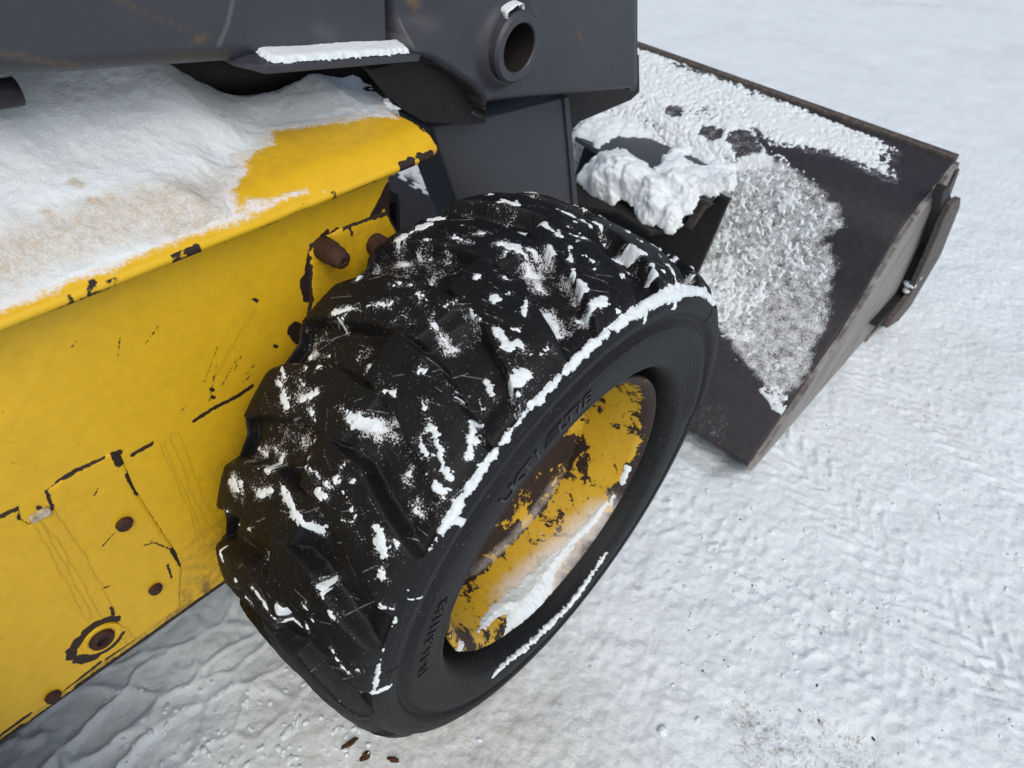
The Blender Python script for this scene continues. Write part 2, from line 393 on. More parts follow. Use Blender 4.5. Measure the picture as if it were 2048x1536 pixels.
# --- chassis side panel, finely gridded so that chips and scratches have their own edges
PY = .34
def pxz(px, py, y=PY): p = on(1, y, px, py); return p[0], p[2]
def seg_xz(L, y=PY):
    out = []
    for (x1, y1, x2, y2, r) in L:
        a = pxz(x1, y1, y); b = pxz(x2, y2, y); out.append((*a, *b, r))
    return out
def poly_seg(pts, r, y=PY):
    return seg_xz([(*pts[i], *pts[i+1], r) for i in range(len(pts)-1)], y)
px_ = np.concatenate([np.linspace(-1.7, -.80, 40), np.arange(-.797, -.040, .0016)]); pz_ = np.arange(.2935, .868, .0016)
AX, AZ = np.meshgrid(px_, pz_, indexing='ij')
seam = [(0,1062),(95,975),(225,903),(330,850),(420,812),(500,775),(560,750),(640,705)]
chips = poly_seg([(115,960),(150,938),(235,902)], .0042) + poly_seg([(262,905),(300,884)], .003) + poly_seg([(385,838),(420,815),(470,790),(500,770)], .0030)
chips += poly_seg([(620,500),(612,545),(628,600)], .0060) + poly_seg([(606,560),(612,590)], .008) + poly_seg([(622,486),(660,470),(720,445),(775,424)], .0022)
chips += poly_seg([(660,468),(668,462)], .006) + poly_seg([(585,655),(598,672)], .011) + poly_seg([(640,470),(650,462)], .004)
chips += poly_seg([(745,430),(775,372)], .008) + poly_seg([(770,440),(800,470)], .004) + poly_seg([(765,395),(782,430)], .007)
# scratches
for L_ in [((415,800),(430,722)), ((405,760),(432,690)), ((232,712),(236,672)), ((287,685),(312,650)), ((480,765),(500,745)), ((488,745),(506,725)), ((462,745),(478,710)), ((440,768),(470,715)),
           ((20,920),(40,925)), ((0,730),(15,712)), ((360,818),(366,810)), ((205,1092),(232,1062)), ((188,992),(195,978)), ((300,1085),(352,1105)), ((285,1092),(310,1085)), ((335,1130),(343,1155)),
           ((205,1178),(220,1172)), ((220,1162),(240,1158)), ((140,690),(152,674)), ((610,540),(600,555)), ((500,585),(498,596))]:
    chips += poly_seg(L_, .0004)
for q in [(72,1010),(418,775),(420,790),(505,596),(545,688)]: chips += poly_seg([q, (q[0]+5, q[1]+3)], .0025)
chip = caps(AX, AZ, chips, -.02)
bot = AZ - (.2955 + .002*fbm(AX*30, AX*0, 4, 3)); chip = np.maximum(chip, np.where(vn(AX*26, AX*0+5, 8) > -.25, .0055 - bot, .0015 - bot))
grime = .12 + .5*sstep(.5, .3, AZ) * sstep(-.75, -.3, AX) + .5*sstep(.12, .0, np.abs(AX + .30)) * sstep(.62, .4, AZ) + .5*sstep(.36, .30, AZ)
stn = np.zeros_like(AX)
def run(pts, r, y=PY):
    global stn
    c = caps(AX, AZ, poly_seg(pts, r, y), -.02) + .0012*vn(AX*0, AZ*90, 3)
    stn = np.maximum(stn, .7*sstep(-.0009, .0003, c) * (1 - .85*sstep(.0006, .0020, c)))
run([(320,885),(345,945),(380,1020),(400,1090)], .003); run([(345,868),(370,930),(395,1000),(435,1060)], .006); run([(430,745),(470,670),(505,620)], .002)
k0 = pxz(150, 618); k1 = pxz(0, 862); kd = ((AX-k0[0])*(k1[1]-k0[1]) - (AZ-k0[1])*(k1[0]-k0[0])) / math.hypot(k1[0]-k0[0], k1[1]-k0[1])
if kd[-1, 0] > 0: kd = -kd
AYp = PY + .07*np.sqrt(np.maximum(0, kd)**2 + .000004)*sstep(.63, .70, AZ)*(kd > -.01)
o = part(mk('side_panel', np.stack([AX, AYp, AZ], -1), quads(len(px_), len(pz_)), M_YEL, None, True,
            {'chip': chip, 'grime': grime, 'stain': stn*.8, 'frost': AX*0}))
fixn(o); m_ = o.modifiers.new('plate', 'SOLIDIFY'); m_.thickness = .008; m_.offset = -1 if False else 0
# lower edge lip so the panel reads as a plate
def flat_part(name, poly_px, y, thick, mat=None, n=.0016, chipsegs=None, edge=.002, grime_v=.4, stain_f=None, peel=1.0, bevelw=.0015):
    """yellow plate standing proud of the side panel; polygon measured in the photograph on the plane y"""
    P = [pxz(a, b, y) for a, b in poly_px]; xs = [p[0] for p in P]; zs = [p[1] for p in P]
    gx_ = np.arange(min(xs) - n, max(xs) + 2*n, n); gz_ = np.arange(min(zs) - n, max(zs) + 2*n, n)
    U, W = np.meshgrid(gx_, gz_, indexing='ij'); s = inpoly(U, W, P)
    ch = caps(U, W, chipsegs or [], -.02)
    ch = np.maximum(ch, np.where(vn(U*22+3, W*22, 12) > .15 - .3*peel, edge - s, -.02))
    dep = y + np.where(s > 0, thick*.5*(1 - np.sqrt(np.clip(1 - (1 - np.clip(s/(thick*1.3), 0, 1))**2, 0, 1))), thick)
    st = stain_f(U, W) if stain_f else U*0
    F = quads(len(gx_), len(gz_)); ok = (s.ravel()[F] > -n*1.2).all(1)
    o = part(mk(name, np.stack([U, dep, W], -1), F[ok], mat or M_YEL, None, True, {'chip': ch, 'grime': U*0 + grime_v, 'stain': st, 'frost': U*0}))
    fixn(o); return o
def st_f(U, W):
    r = np.zeros_like(U)
    for pts, w in (([(72,1040),(95,1080),(120,1125),(150,1180),(178,1235)], .004), ([(95,1030),(130,1075),(170,1140),(215,1225)], .008), ([(245,1260),(265,1285)], .006)):
        c = caps(U, W, poly_seg(pts, w, .334), -.02) + .0012*vn(U*0, W*90, 3)
        r = np.maximum(r, sstep(-.0009, .0003, c) * (1 - .92*sstep(.0006, .0018, c)))
    return r*.75
lpc = poly_seg([(130,955),(165,935),(205,915)], .0038, .334) + poly_seg([(230,900),(240,925)], .006, .334) + poly_seg([(252,950),(275,990)], .0022, .334)
lpc += poly_seg([(345,1100),(362,1130)], .0035, .334) + poly_seg([(205,1092),(232,1062)], .0009, .334) + poly_seg([(188,992),(195,978)], .0008, .334)
lpc += poly_seg([(300,1082),(352,1103)], .0009, .334) + poly_seg([(285,1092),(310,1085)], .0008, .334) + poly_seg([(335,1130),(343,1155)], .0016, .334) + poly_seg([(200,1178),(220,1172)], .001, .334)
lpc += poly_seg([(222,1215),(228,1230)], .002, .334) + poly_seg([(45,1032),(75,1012),(60,985)], .0055, .334) + poly_seg([(100,1020),(88,985)], .0045, .334)
lpc += poly_seg([(0,1030),(22,1018),(40,1014)], .0055, .334) + poly_seg([(118,958),(150,938)], .004, .334)
lpc += poly_seg([(0,1472),(60,1428)], .003, .334) + poly_seg([(120,1390),(200,1325)], .003, .334) + poly_seg([(215,1318),(320,1250)], .0035, .334)
# flaked ring round the drain plug
for k in range(14):
    a = math.radians(200 + k*24)
    rr = .0285 + .002*math.sin(k*2.1)
    c0 = pxz(203, 1277, .334)
    if not (5 <= k <= 7): lpc.append((c0[0] + rr*1.15*math.cos(a) - .002, c0[1] + rr*math.sin(a) + .002, c0[0] + rr*1.15*math.cos(a+.4) - .002, c0[1] + rr*math.sin(a+.4) + .002, .0068 if 6 < k or k < 4 else .003))
plate = flat_part('access_plate', [(-420,1260),(-300,1185),(0,1030),(40,1012),(45,1038),(60,1048),(102,1022),(88,984),(128,958),(228,903),(246,912),(268,970),(300,1022),(330,1068),(352,1100),(366,1135),(362,1190),(363,1215),(0,1479),(-420,1785)],
                  .334, .006, chipsegs=lpc, edge=.0012, stain_f=st_f, grime_v=.14)
gus = flat_part('axle_plate', [(622,492),(640,481),(700,452),(778,424),(815,500),(850,640),(700,760),(600,735),(622,600)], .332, .007, edge=.0028, grime_v=.3, peel=1.5,
                chipsegs=poly_seg([(618,520),(612,560),(622,600),(610,640)], .005, .332) + poly_seg([(778,424),(800,465)], .005, .332) + poly_seg([(750,434),(775,426)], .004, .332) + poly_seg([(700,455),(704,470)], .002, .332))
# wooden scrap lodged in the slot of the plate
p0 = on(1, .335, 48, 1030); 
wv = [on(1, .335, a, b) for a, b in ((56,1034),(96,1012),(103,1024),(62,1045))]
part(prism('wood_wedge', [(w[0], w[2]) for w in wv], 1, .331, .345, M_CHIPW, bevel=.001))
wv = [on(1, .338, a, b) for a, b in ((58,990),(82,980),(104,1022),(60,1047),(44,1030))]
part(prism('slot_dark_sheet', [(w[0], w[2]) for w in wv], 1, .3375, .3385, M_DARK))  # thin dark sheet set in the slot, behind the wedge

def bolt(name, px, py, y, r, hgt, mat, slot=True):
    c = on(1, y, px, py); prof = [(y + .002, r*1.02), (y - hgt*.4, r), (y - hgt*.85, r*.86), (y - hgt, r*.55), (y - hgt*1.03, 0.0005)]
    o = part(lathe_y(name, prof, c[0], c[2], mat, n=28, wob=.10)); return o
bolt('bolt', 249, 1049, .331, .0098, .004, M_RUST); bolt('bolt', 311, 1179, .331, .0088, .004, M_RUST); bolt('bolt', 106, 1394, .331, .0092, .005, M_RUST)
c = on(1, .331, 204, 1280)
part(lathe_y('drain_plug', [(.333, .0158), (.3285, .015), (.327, .0135), (.327, .0078), (.3335, .0072), (.3335, .0003)], c[0], c[2], M_RUST, n=24, wob=.05))
part(lathe_y('plug_ring', [(.3345, .0245), (.3312, .0238), (.3306, .020), (.3325, .0165), (.335, .0162)], c[0]+.001, c[2]+.001, M_YEL, n=40, wob=.04))
# two rusty pins on the axle plate
for (px, py, r, ln) in ((662, 506, .0150, .026), (764, 496, .0150, .020)):
    q = on(1, .318, px, py)
    part(lathe_y('axle_pin', [(.336, r), (.318, r*1.02), (.314, r*.93), (.309, r*.90), (.305, r*.90), (.303, r*.80), (.322-ln, r*.74), (.320-ln, r*.62), (.319-ln, r*.30), (.328-ln, r*.26), (.329-ln, .0004)], q[0], q[2], M_RUST, n=36, wob=.05))

# --- fender: folded sheet with a lip, flat top running back under the lift arm
fx = np.concatenate([np.linspace(-1.7, -.72, 30), np.arange(-.716, .0205, .0022)])
prof = [(.3085, .8625), (.3035, .8606), (.3005, .8615), (.2995, .866), (.301, .870)]
prof += [(y, .870 + .0145*(1 - (1 - (y-.302)/.045)**1.7)) for y in np.arange(.304, .3465, .0022)]
prof += [(y, .8845 + .002*(y - .346)) for y in np.arange(.348, .56, .0028)]
prof = np.array(prof)
FX, FI = np.meshgrid(fx, np.arange(len(prof)), indexing='ij')
FYc = prof[FI, 0]; FZc = prof[FI, 1]
endc = sstep(-.012, .0205, FX)
FYc = FYc + .010*endc**2 * sstep(.33, .30, FYc); FZc = FZc + .0016*fbm(FX*9, FYc*9, 31, 2) + .0012*sstep(.02, -.0, np.abs(FX+.20)) 
def fz(px, py): p = on(2, .885, px, py); return p[0], p[1]
snow_poly_px = [(-900,1500),(0,632),(150,585),(300,522),(420,470),(520,425),(640,378),(660,366),(600,374),(515,394),(468,420),(448,378),(465,358),(486,340),(478,318),(533,292),(545,262),(620,248),(700,238),(745,232),(790,236),(735,170),(712,140),(640,60),(-300,60),(-900,700)]
SP = [fz(a, b) for a, b in snow_poly_px]
sdist = inpoly(FX, FYc, SP) + .012*fbm(FX*24, FYc*24, 15, 4, .6)
frost = sstep(-.026, .012, np.minimum(sdist, (FYc-.3145)*1.3 + .006*fbm(FX*30, FYc*30, 16, 4, .6))) * .95
lipm = sstep(.3035, .3015, FYc)
fchip = np.where((vn(FX*38, FX*0+2, 21) > .22) & (FI < 3), .0018 - np.abs(FZc - .862) , -.02)
fchip = np.maximum(fchip, np.where(FX > .016 + .004*vn(FX*0, FYc*60, 8), .0004, -.02))
lipc = []; rs_l = np.random.RandomState(14)
for x0 in np.random.RandomState(4).uniform(-.72, 0, 40): lipc.append((x0, .3008, x0 + rs_l.exponential(.006), .3008, .0008))
lipc += [(-.050, .3022, .006, .3022, .0040), (-.425, .300, -.418, .303, .004)]
fchip = np.maximum(fchip, caps(FX, FYc, lipc, -.02) - .0012 + .003*vn(FX*120, FYc*120, 3))
grime_shade = .08 + .12*sstep(.34, .37, FYc)  # light grime, plus the arm's shade painted inward of the fold
o = part(mk('fender', np.stack([FX, FYc, FZc], -1), quads(len(fx), len(prof)), M_YEL, None, True, {'chip': fchip, 'grime': grime_shade, 'stain': FX*0, 'frost': frost*(1-lipm)}))
fixn(o); m_ = o.modifiers.new('sheet', 'SOLIDIFY'); m_.thickness = .004; m_.offset = down_side(o)
# inner deck behind the fender
part(prism('deck_plate', [(-1.7, .556), (-.33, .556), (-.33, .9), (-1.7, .9)], 2, .875, .885, M_YEL))
part(prism('chassis_wall', [(-1.7, .2), (.02, .2), (.02, .87), (-1.7, .87)], 1, .62, .66, M_DARK))
part(prism('inner_panel', [(.36, .30), (.62, .30), (.62, .868), (.36, .868)], 0, -.052, -.044, M_YEL))
part(prism('front_deck', [(-.05, .42), (.05, .42), (.05, .62), (-.05, .62)], 2, .735, .745, M_DARK))
part(prism('front_plate', [(.42, .30), (.62, .30), (.62, .735), (.42, .735)], 0, .045, .052, M_DARK))
part(prism('chassis_floor', [(-1.7, .35), (.03, .35), (.03, .66), (-1.7, .66)], 2, .30, .32, M_DARK))
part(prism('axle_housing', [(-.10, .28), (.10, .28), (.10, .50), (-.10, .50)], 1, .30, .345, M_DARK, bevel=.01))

# --- lift arm
BY = .40
def boom_xz(L, y=BY): return [pxz(a, b, y) for a, b in L]
bx_ = np.concatenate([np.linspace(-1.75, -.74, 30), np.arange(-.735, .02, .0035)])
A0 = pxz(0, 168, BY); A1 = pxz(540, 128, BY); sl = (A1[1]-A0[1]) / (A1[0]-A0[0])
def zlow(x): return A0[1] + sl*(x - A0[0])
tt = np.concatenate([np.linspace(0, 1, 9)[:-1]*.03, np.arange(.03, .42, .0035)])
UX, TT = np.meshgrid(bx_, tt, indexing='ij')
r_ = .022
yy = np.where(TT < r_, BY + r_ - np.sqrt(np.clip(r_**2 - (r_-TT)**2, 0, 1)), BY)
ZZ = zlow(UX) + TT
bch = caps(UX, ZZ, poly_seg([(225,-6),(300,28),(365,55),(405,75)], .0002, BY) + poly_seg([(408,70),(395,82)], .003, BY) + poly_seg([(400,78),(378,95),(366,118)], -.0003, BY) + poly_seg([(-20,100),(60,118),(150,135)], .0015, BY) + poly_seg([(0,168),(330,145)], .001, BY), -.03)
bst = np.maximum(sstep(-.003, .001, caps(UX, ZZ, poly_seg([(468,-10),(455,50),(437,92)], .001, BY), -.03)), sstep(-.02, .01, caps(UX, ZZ, poly_seg([(640,60),(660,75)], .004, BY), -.03))*.5)
rs = np.random.RandomState(21)
def hairlines(U, W, x0, x1, z0, z1, n):
    L_ = []
    for k in range(n):
        a, b = rs.uniform(x0, x1), rs.uniform(z0, z1); t_ = rs.normal(.4, .8); l_ = rs.uniform(.004, .03); L_.append((a, b, a + l_*math.cos(t_), b + l_*math.sin(t_), .0004))
    return sstep(-.0012, .0012, caps(U, W, L_, -.03))*.55
bst = np.maximum(bst, hairlines(UX, ZZ, -.5, 0, .95, 1.2, 46))
o = part(mk('lift_arm', np.stack([UX, yy, ZZ], -1), quads(len(bx_), len(tt)), M_GREY, None, True, {'chip': bch, 'stain': bst})); fixn(o)
part(prism('cab', [(-1.65, .32), (-.22, .32), (-.22, .86), (-.12, .98), (-.22, 1.95), (-1.45, 1.95), (-1.65, 1.3)], 1, .665, 1.55, M_DARK, bevel=.02))  # cab bulk out of view, added to shade the fender and the ground
part(prism('arm_underside', [(-1.75, zlow(-1.75)+.001), (.02, zlow(.02)+.001), (.02, zlow(.02)+.35), (-1.75, zlow(-1.75)+.35)], 1, BY+.0225, BY+.15, M_GREY))
# ledge welded along the lower edge, its top carries a strip of snow
LY = .371
l0 = pxz(532, 149, LY); l1 = pxz(828, 124, LY); lsl = (l1[1]-l0[1])/(l1[0]-l0[0])
LEDGE_T = .009
V = []; 
for x, yo, tk in ((pxz(478,150,.395)[0], .4030, .002), (pxz(512,150,.38)[0], .386, .006), (l0[0], LY, LEDGE_T), (l1[0]+.01, LY, LEDGE_T)):
    zb = l0[1] + lsl*(x - l0[0]); V += [(x, yo, zb), (x, yo, zb+tk), (x, .44, zb+LEDGE_T+.004), (x, .44, zb)]
F = [[0,1,2,3], [12,15,14,13]] + [[4*i+a, 4*i+b, 4*i+4+b, 4*i+4+a] for i in range(3) for a, b in ((0,1),(1,2),(2,3),(3,0))]
o = part(mk('arm_ledge', V, F, M_GREY, None, False)); fixn(o); bev(o, .003)
# front casting: plate with curved lower lip, end edge, and pivot tube
HY = .372
hp = [(832,-260),(828,0),(826,112),(862,124),(905,148),(945,176),(965,200),(975,228),(972,246),(980,226),(978,208),(1034,201),(1120,193),(1262,180),(1277,170),(1277,0),(1277,-260)]
hpoly = boom_xz(hp, HY)
hx = [p[0] for p in hpoly]; hz = [p[1] for p in hpoly]
n_ = .003; U, W = np.meshgrid(np.arange(min(hx)-n_, max(hx)+2*n_, n_), np.arange(min(hz)-n_, min(1.35, max(hz))+n_, n_), indexing='ij')
s_ = inpoly(U, W, hpoly); rr_ = .012
dep = HY + np.where(s_ > 0, rr_*(1 - np.sqrt(np.clip(1 - (1 - np.clip(s_/rr_, 0, 1))**2, 0, 1))), .05)
dep = np.where(s_ > 0, np.maximum(dep, HY + .030*(1 - sstep(.0, .085, U - min(hx)))*sstep(.06, .10, W - hpoly[2][1] + .06)), dep)
pc = on(1, HY-.026, 1040, 97)
d_ = np.hypot(U - pc[0], W - pc[2]); dep = dep - .012*np.exp(-np.maximum(0, d_-.0475)**2/.012**2)*(s_ > 0)   # weld fillet round the tube
dep = dep + np.where(s_ > 0, .008*np.exp(-(np.maximum(0, s_-.0)/.02)), 0)*0
ch = caps(U, W, poly_seg([(850,10),(858,20)], .006, HY) + poly_seg([(1158,62),(1164,80)], .0035, HY) + poly_seg([(1276,-5),(1277,170)], .002, HY) + poly_seg([(905,148),(945,176),(972,215)], -.001, HY), -.03)
st = np.maximum(sstep(-.006, .004, caps(U, W, poly_seg([(880,130),(930,160),(960,188)], .002, HY), -.03))*.5, sstep(-.02, .02, caps(U, W, poly_seg([(830,60),(832,100)], .004, HY), -.03))*.4)
st = np.maximum(st, hairlines(U, W, -.05, .35, .84, 1.1, 60)); F = quads(*U.shape); ok = (s_.ravel()[F] > -n_*1.2).all(1) & (d_.ravel()[F] > .034).all(1)
ew = np.where((s_ > 0) & (s_ < .0045), -.0008, -.03); ch = np.maximum(ch, np.where((U > max(hx)-.03) | (W < hpoly[9][1]+.03), ew, -.03))
o = part(mk('arm_head', np.stack([U, dep, W], -1), F[ok], M_GREY, None, True, {'chip': ch, 'stain': st})); fixn(o)
hp2 = [(x, z) for x, z in hpoly]
# dark inside of the head: back web set deeper, with the rounded notch down to the leg
def px_prism(name, L, y0, y1, mat, bevel=0.0):
    return part(prism(name, [pxz(a, b, y0) for a, b in L], 1, y0, y1, mat, bevel=bevel))
px_prism('head_rib', [(1258,-200),(1258,182),(1270,182),(1276,170),(1276,-200)], HY+.010, HY+.16, M_GREY, .002)
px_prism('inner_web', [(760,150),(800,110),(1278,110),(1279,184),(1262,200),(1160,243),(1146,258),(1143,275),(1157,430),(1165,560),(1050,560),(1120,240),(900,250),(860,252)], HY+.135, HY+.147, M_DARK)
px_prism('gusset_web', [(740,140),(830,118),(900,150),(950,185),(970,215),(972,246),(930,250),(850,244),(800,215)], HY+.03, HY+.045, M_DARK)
# leg of the arm going down in front of the wheel
leg = [(862,252),(960,236),(1132,192),(1140,300),(1152,420),(1163,620),(985,620),(905,385)]
px_prism('arm_leg', leg, HY+.055, HY+.13, M_GREY, .004)
px_prism('leg_flange', [(1128,196),(1138,192),(1150,330),(1158,430),(1172,620),(1160,620),(1148,430),(1140,330)], HY+.050, HY+.15, M_GREY, .002)
tube_r = .0475
part(lathe_y('pivot_tube', [(HY+.03, tube_r), (HY-.022, tube_r), (HY-.026, tube_r-.004), (HY-.026, .0335), (HY-.024, .0318)], pc[0], pc[2], M_GREY, n=72, wob=.004))
part(lathe_y('tube_bore', [(HY-.0242, .0319), (HY-.020, .0312), (HY+.128, .0312), (HY+.13, .0005)], pc[0], pc[2], M_BORE, n=60))
# hydraulic ram body seen in the gap under the arm
a = on(1, .50, 330, 165); b = on(1, .50, 800, 165)
def tube(name, pts, r, mat, n=20):
    P = np.array(pts, float); rings = []
    for i in range(len(P)):
        t = P[min(i+1, len(P)-1)] - P[max(i-1, 0)]; t /= np.linalg.norm(t)
        u = np.cross(t, (0, 0, 1.0)); u = u/np.linalg.norm(u) if np.linalg.norm(u) > 1e-3 else np.array((1., 0, 0)); w = np.cross(t, u)
        th = np.linspace(0, 2*np.pi, n, endpoint=False)
        rings.append(P[i] + r*(np.cos(th)[:, None]*u + np.sin(th)[:, None]*w))
    V = np.concatenate(rings + [P[:1], P[-1:]]); F = quads(len(P), n)
    F = [list(f) for f in F] + [[i*n+n-1, (i+1)*n+n-1, (i+1)*n, i*n] for i in range(len(P)-1)]
    k = len(P)*n
    F += [[k, (j+1) % n, j] for j in range(n)] + [[k+1, (len(P)-1)*n + j, (len(P)-1)*n + (j+1) % n] for j in range(n)]
    o = mk(name, V, F, mat); fixn(o); return o
part(tube('lift_ram', [a + np.array([.02, .06, .0]), b + np.array([.1, .06, -.03])], .035, M_DARK))
q = on(1, .47, 8, 188)
part(tube('hose_end', [q + np.array([-.12, .01, .012]), q + np.array([-.03, 0, .004]), q + np.array([.006, 0, 0]), q + np.array([.012, 0, 0])], .013, M_HOSE))

# ------------------------------------------------------------------ wheel
wheel = empty('front_wheel', (0, 0, 0)); part(wheel)
WZ = .40
tp = [(.066,.240),(.060,.247),(.050,.2525),(.034,.2575),(.016,.2610),(.003,.2645),(-.005,.2690),(-.0105,.274),(-.0130,.288),(-.0145,.303),(-.0150,.318),(-.0145,.330),(-.0125,.337),(-.0080,.342),(-.0055,.346),(-.0058,.350),(-.0105,.354),(-.0140,.359),(-.0140,.366),(-.0128,.374),(-.0110,.380),(-.0085,.3845),(-.0050,.3855),(-.0035,.389),(-.002,.394),(.004,.4000),(.015,.4055),(.035,.4105),(.065,.4140),(.105,.4160),(.145,.4165)]
tp = np.array(tp); mir = tp[::-1][1:].copy(); mir[:, 0] = .29 - mir[:, 0]
tp = np.concatenate([tp, mir])
cl = np.concatenate([[0], np.cumsum(np.hypot(*np.diff(tp, axis=0).T))])
def tyre_profile(s):                # smooth resampling of the section
    y = np.interp(s, cl, tp[:, 0]); r = np.interp(s, cl, tp[:, 1]); return y, r
ss = np.arange(0, cl[-1], .0018)
yp, rp = tyre_profile(ss)
k = np.array([1, 2, 3, 2, 1.]) / 9
yp = np.convolve(np.pad(yp, 2, 'edge'), k, 'valid'); rp = np.convolve(np.pad(rp, 2, 'edge'), k, 'valid')
def profile_normal(y, r):
    dy = np.gradient(y); dr = np.gradient(r); l = np.hypot(dy, dr) + 1e-12; return -dr/l, dy/l      # (ny, nr)
def lug_height(th, y, e=1.05):
    """worn chevron lugs: two staggered rows of bars meeting near the middle"""
    D = np.degrees(th); pitch = 360/19; half = pitch/2
    out = np.zeros_like(D)
    wob = .35*vn(D*.16, y*14, 44) + .15*vn(D*.6, y*50, 46)
    for row in (0, 1):
        t = y if row == 0 else .29 - y                          # distance from its own shoulder
        sweep = 62*np.maximum(0, .098 - t) - 10*np.maximum(0, t - .13)
        ph = (D - 96.9 - row*half - sweep + wob) % pitch        # 0 = leading edge
        wid = 10.6 - 22*np.maximum(0, t-.10) + 18*np.maximum(0, .04 - t)
        prof_ = sstep(0, e, ph) * sstep(wid + e, wid, ph)
        nose = sstep(.178, .160, t + .0012*(ph-4))
        out = np.maximum(out, prof_ * nose)
    tie = .45*sstep(.055, .02, np.abs(y - .145)) * (.5+.5*vn(D*.12, y*8, 3))
    return np.maximum(out, tie)
def tyre_surface(th, s_idx_y, s_idx_r, ny, nr):
    T = th[:, None]; Y = np.broadcast_to(s_idx_y[None], (len(th), len(s_idx_y))).copy(); R = np.broadcast_to(s_idx_r[None], Y.shape).copy()
    T = np.broadcast_to(T, Y.shape)
    zone = sstep(.386, .396, R)
    lug = lug_height(T, Y)
    sh = sstep(.03, -.004, Y) + sstep(.26, .294, Y)
    dR = zone * (-.0255*(1-lug)) * (1 - .45*sstep(.03, -.004, Y)) + zone*(.0012*fbm(np.degrees(T)*.5, Y*40, 9, 3))
    # side wall relief: fine concentric ribs on the front part, shallow cuts
    D = np.degrees(T) % 360
    ribz = sstep(-8, 6, ((D + 180) % 360) - 180 - 4) * sstep(62, 50, ((D + 180) % 360) - 180) * sstep(.283, .288, R) * sstep(.330, .324, R) * (Y < .1)
    dn = .0009*ribz*np.sin((R-.283)/.0062*2*np.pi)
    for r0_, a_ in ((.283, .0010), (.334, .0012), (.3695, .0010)): dn = dn + a_*np.exp(-((R-r0_)/.0016)**2)*(Y < .1)
    cut = sstep(.7, .2, np.abs((D - 46) % 120 - 0)) * sstep(.353, .357, R) * sstep(.382, .376, R)*(Y < .1)
    dn -= .0025*cut
    zi = sstep(.25, .292, Y) * sstep(.335, .365, R) * sstep(60, 75, D) 
    Dm = D % 360; sq = sstep(168, 215, Dm)*sstep(392, 335, Dm)*(.78 + .22*np.minimum(1, np.abs(Dm-270)/40)); Dr = sstep(28, 5, Dm)*.0; Rn = R + dR + dn*nr[None] - .021*np.maximum(sq, Dr)*sstep(.275, .375, R); Yn = Y + dn*ny[None]*1.0 - zi*.014*(1-lug_height(T, Y, 3.4))
    return np.stack([Rn*np.cos(T), Yn, WZ + Rn*np.sin(T)], -1), lug, zone, T, Y, R
ny, nr = profile_normal(yp, rp)
th = np.radians(np.concatenate([np.arange(28, 205, .25), np.arange(205, 388, .6)]))
P, lug, zone, T, Y, R = tyre_surface(th, yp, rp, ny, nr)

# snow clots on the tread, each measured where it lies (photograph -> tyre surface)
CL = [(664,623,716,617,9),(737,614,766,611,5),(804,632,830,645,4),(866,649,898,681,5),(869,628,893,617,4),(793,473,857,444,8),(851,479,905,477,5),(905,477,933,486,7),(983,596,1004,603,7),
(558,731,564,752,4),(605,746,609,740,5),(564,790,576,812,10),(602,801,634,787,10),(708,834,745,852,13),(690,818,706,830,5),(772,781,793,790,3),(945,788,948,795,5),(585,697,589,699,5),(822,567,854,620,1.6),
(991,403,1035,412,7),(1040,412,1080,417,3),(1070,388,1130,402,5),(1130,402,1187,420,6),(1187,420,1240,447,6),(1240,447,1304,491,5),(1319,508,1401,567,6),(1114,423,1150,440,6),(1150,440,1180,456,5),(1185,450,1220,467,4),(1049,438,1085,450,8),(1085,455,1120,478,6),(1120,467,1166,482,5),
(1002,491,1032,499,9),(1040,507,1070,522,10),(1055,502,1078,506,5),(920,450,938,455,5),(953,470,976,470,6),(1096,496,1108,511,3),(1137,497,1142,530,2.5),(1143,540,1167,575,9),(1161,604,1180,610,7),(1185,600,1210,593,11),(1093,599,1117,634,10),
(1245,488,1290,508,10),(1213,499,1231,511,6),(1250,545,1258,552,7),(1307,523,1316,535,5),(1305,570,1310,576,6),(996,662,1012,692,13),(1032,680,1061,704,2.5),(1024,752,1056,738,16),(1032,772,1037,788,4),(1052,602,1050,631,3),(982,593,1005,600,6),(1008,596,1017,588,4),(868,625,888,617,4),
(743,844,752,852,11),(605,905,610,915,9),(617,935,672,976,3),(675,958,679,966,8),(530,925,536,940,11),(464,962,470,980,11),(480,965,486,985,6),(520,987,545,981,10),(570,982,580,1000,10),(584,1005,605,1045,10),(605,1045,617,1066,9),(640,986,654,990,7),(711,1031,715,1028,7),(728,1033,731,1030,5),
(760,1080,764,1112,15),(746,1049,758,1072,5),(782,1085,788,1087,7),(755,1140,755,1155,7),(715,1060,720,1075,4),(842,879,850,905,9),(860,850,868,872,6),(868,880,880,923,6),(884,935,890,948,8),(866,970,880,987,10),(848,950,856,975,4),(872,1035,878,1050,11),(942,838,930,905,5.5),(938,850,946,885,5),(790,943,792,946,7),(801,1008,804,1016,4),
(800,1020,812,1030,3),(511,1175,541,1213,5),(560,1214,568,1225,11),(605,1198,628,1242,4.5),(742,1226,752,1222,7),(781,1218,788,1228,7),(503,1200,507,1210,4),(436,1102,447,1132,5),(640,1170,648,1200,1.6),(655,1210,668,1240,1.6),(746,1332,740,1352,5),(702,1412,714,1420,5),(515,900,520,910,7),(600,760,604,770,4),(490,905,494,915,5),(700,1000,706,1020,4),
(690,985,700,1000,3),(900,770,920,800,3),(960,740,975,765,4),(930,620,960,640,4),(1010,560,1018,566,3),(1190,540,1200,560,3),(560,1240,590,1280,1.6),(660,1300,690,1360,1.3),(640,1340,705,1410,2.5),(1083,700,1095,690,3),(1240,600,1246,596,4),(1150,465,1156,470,4)]
clots = []
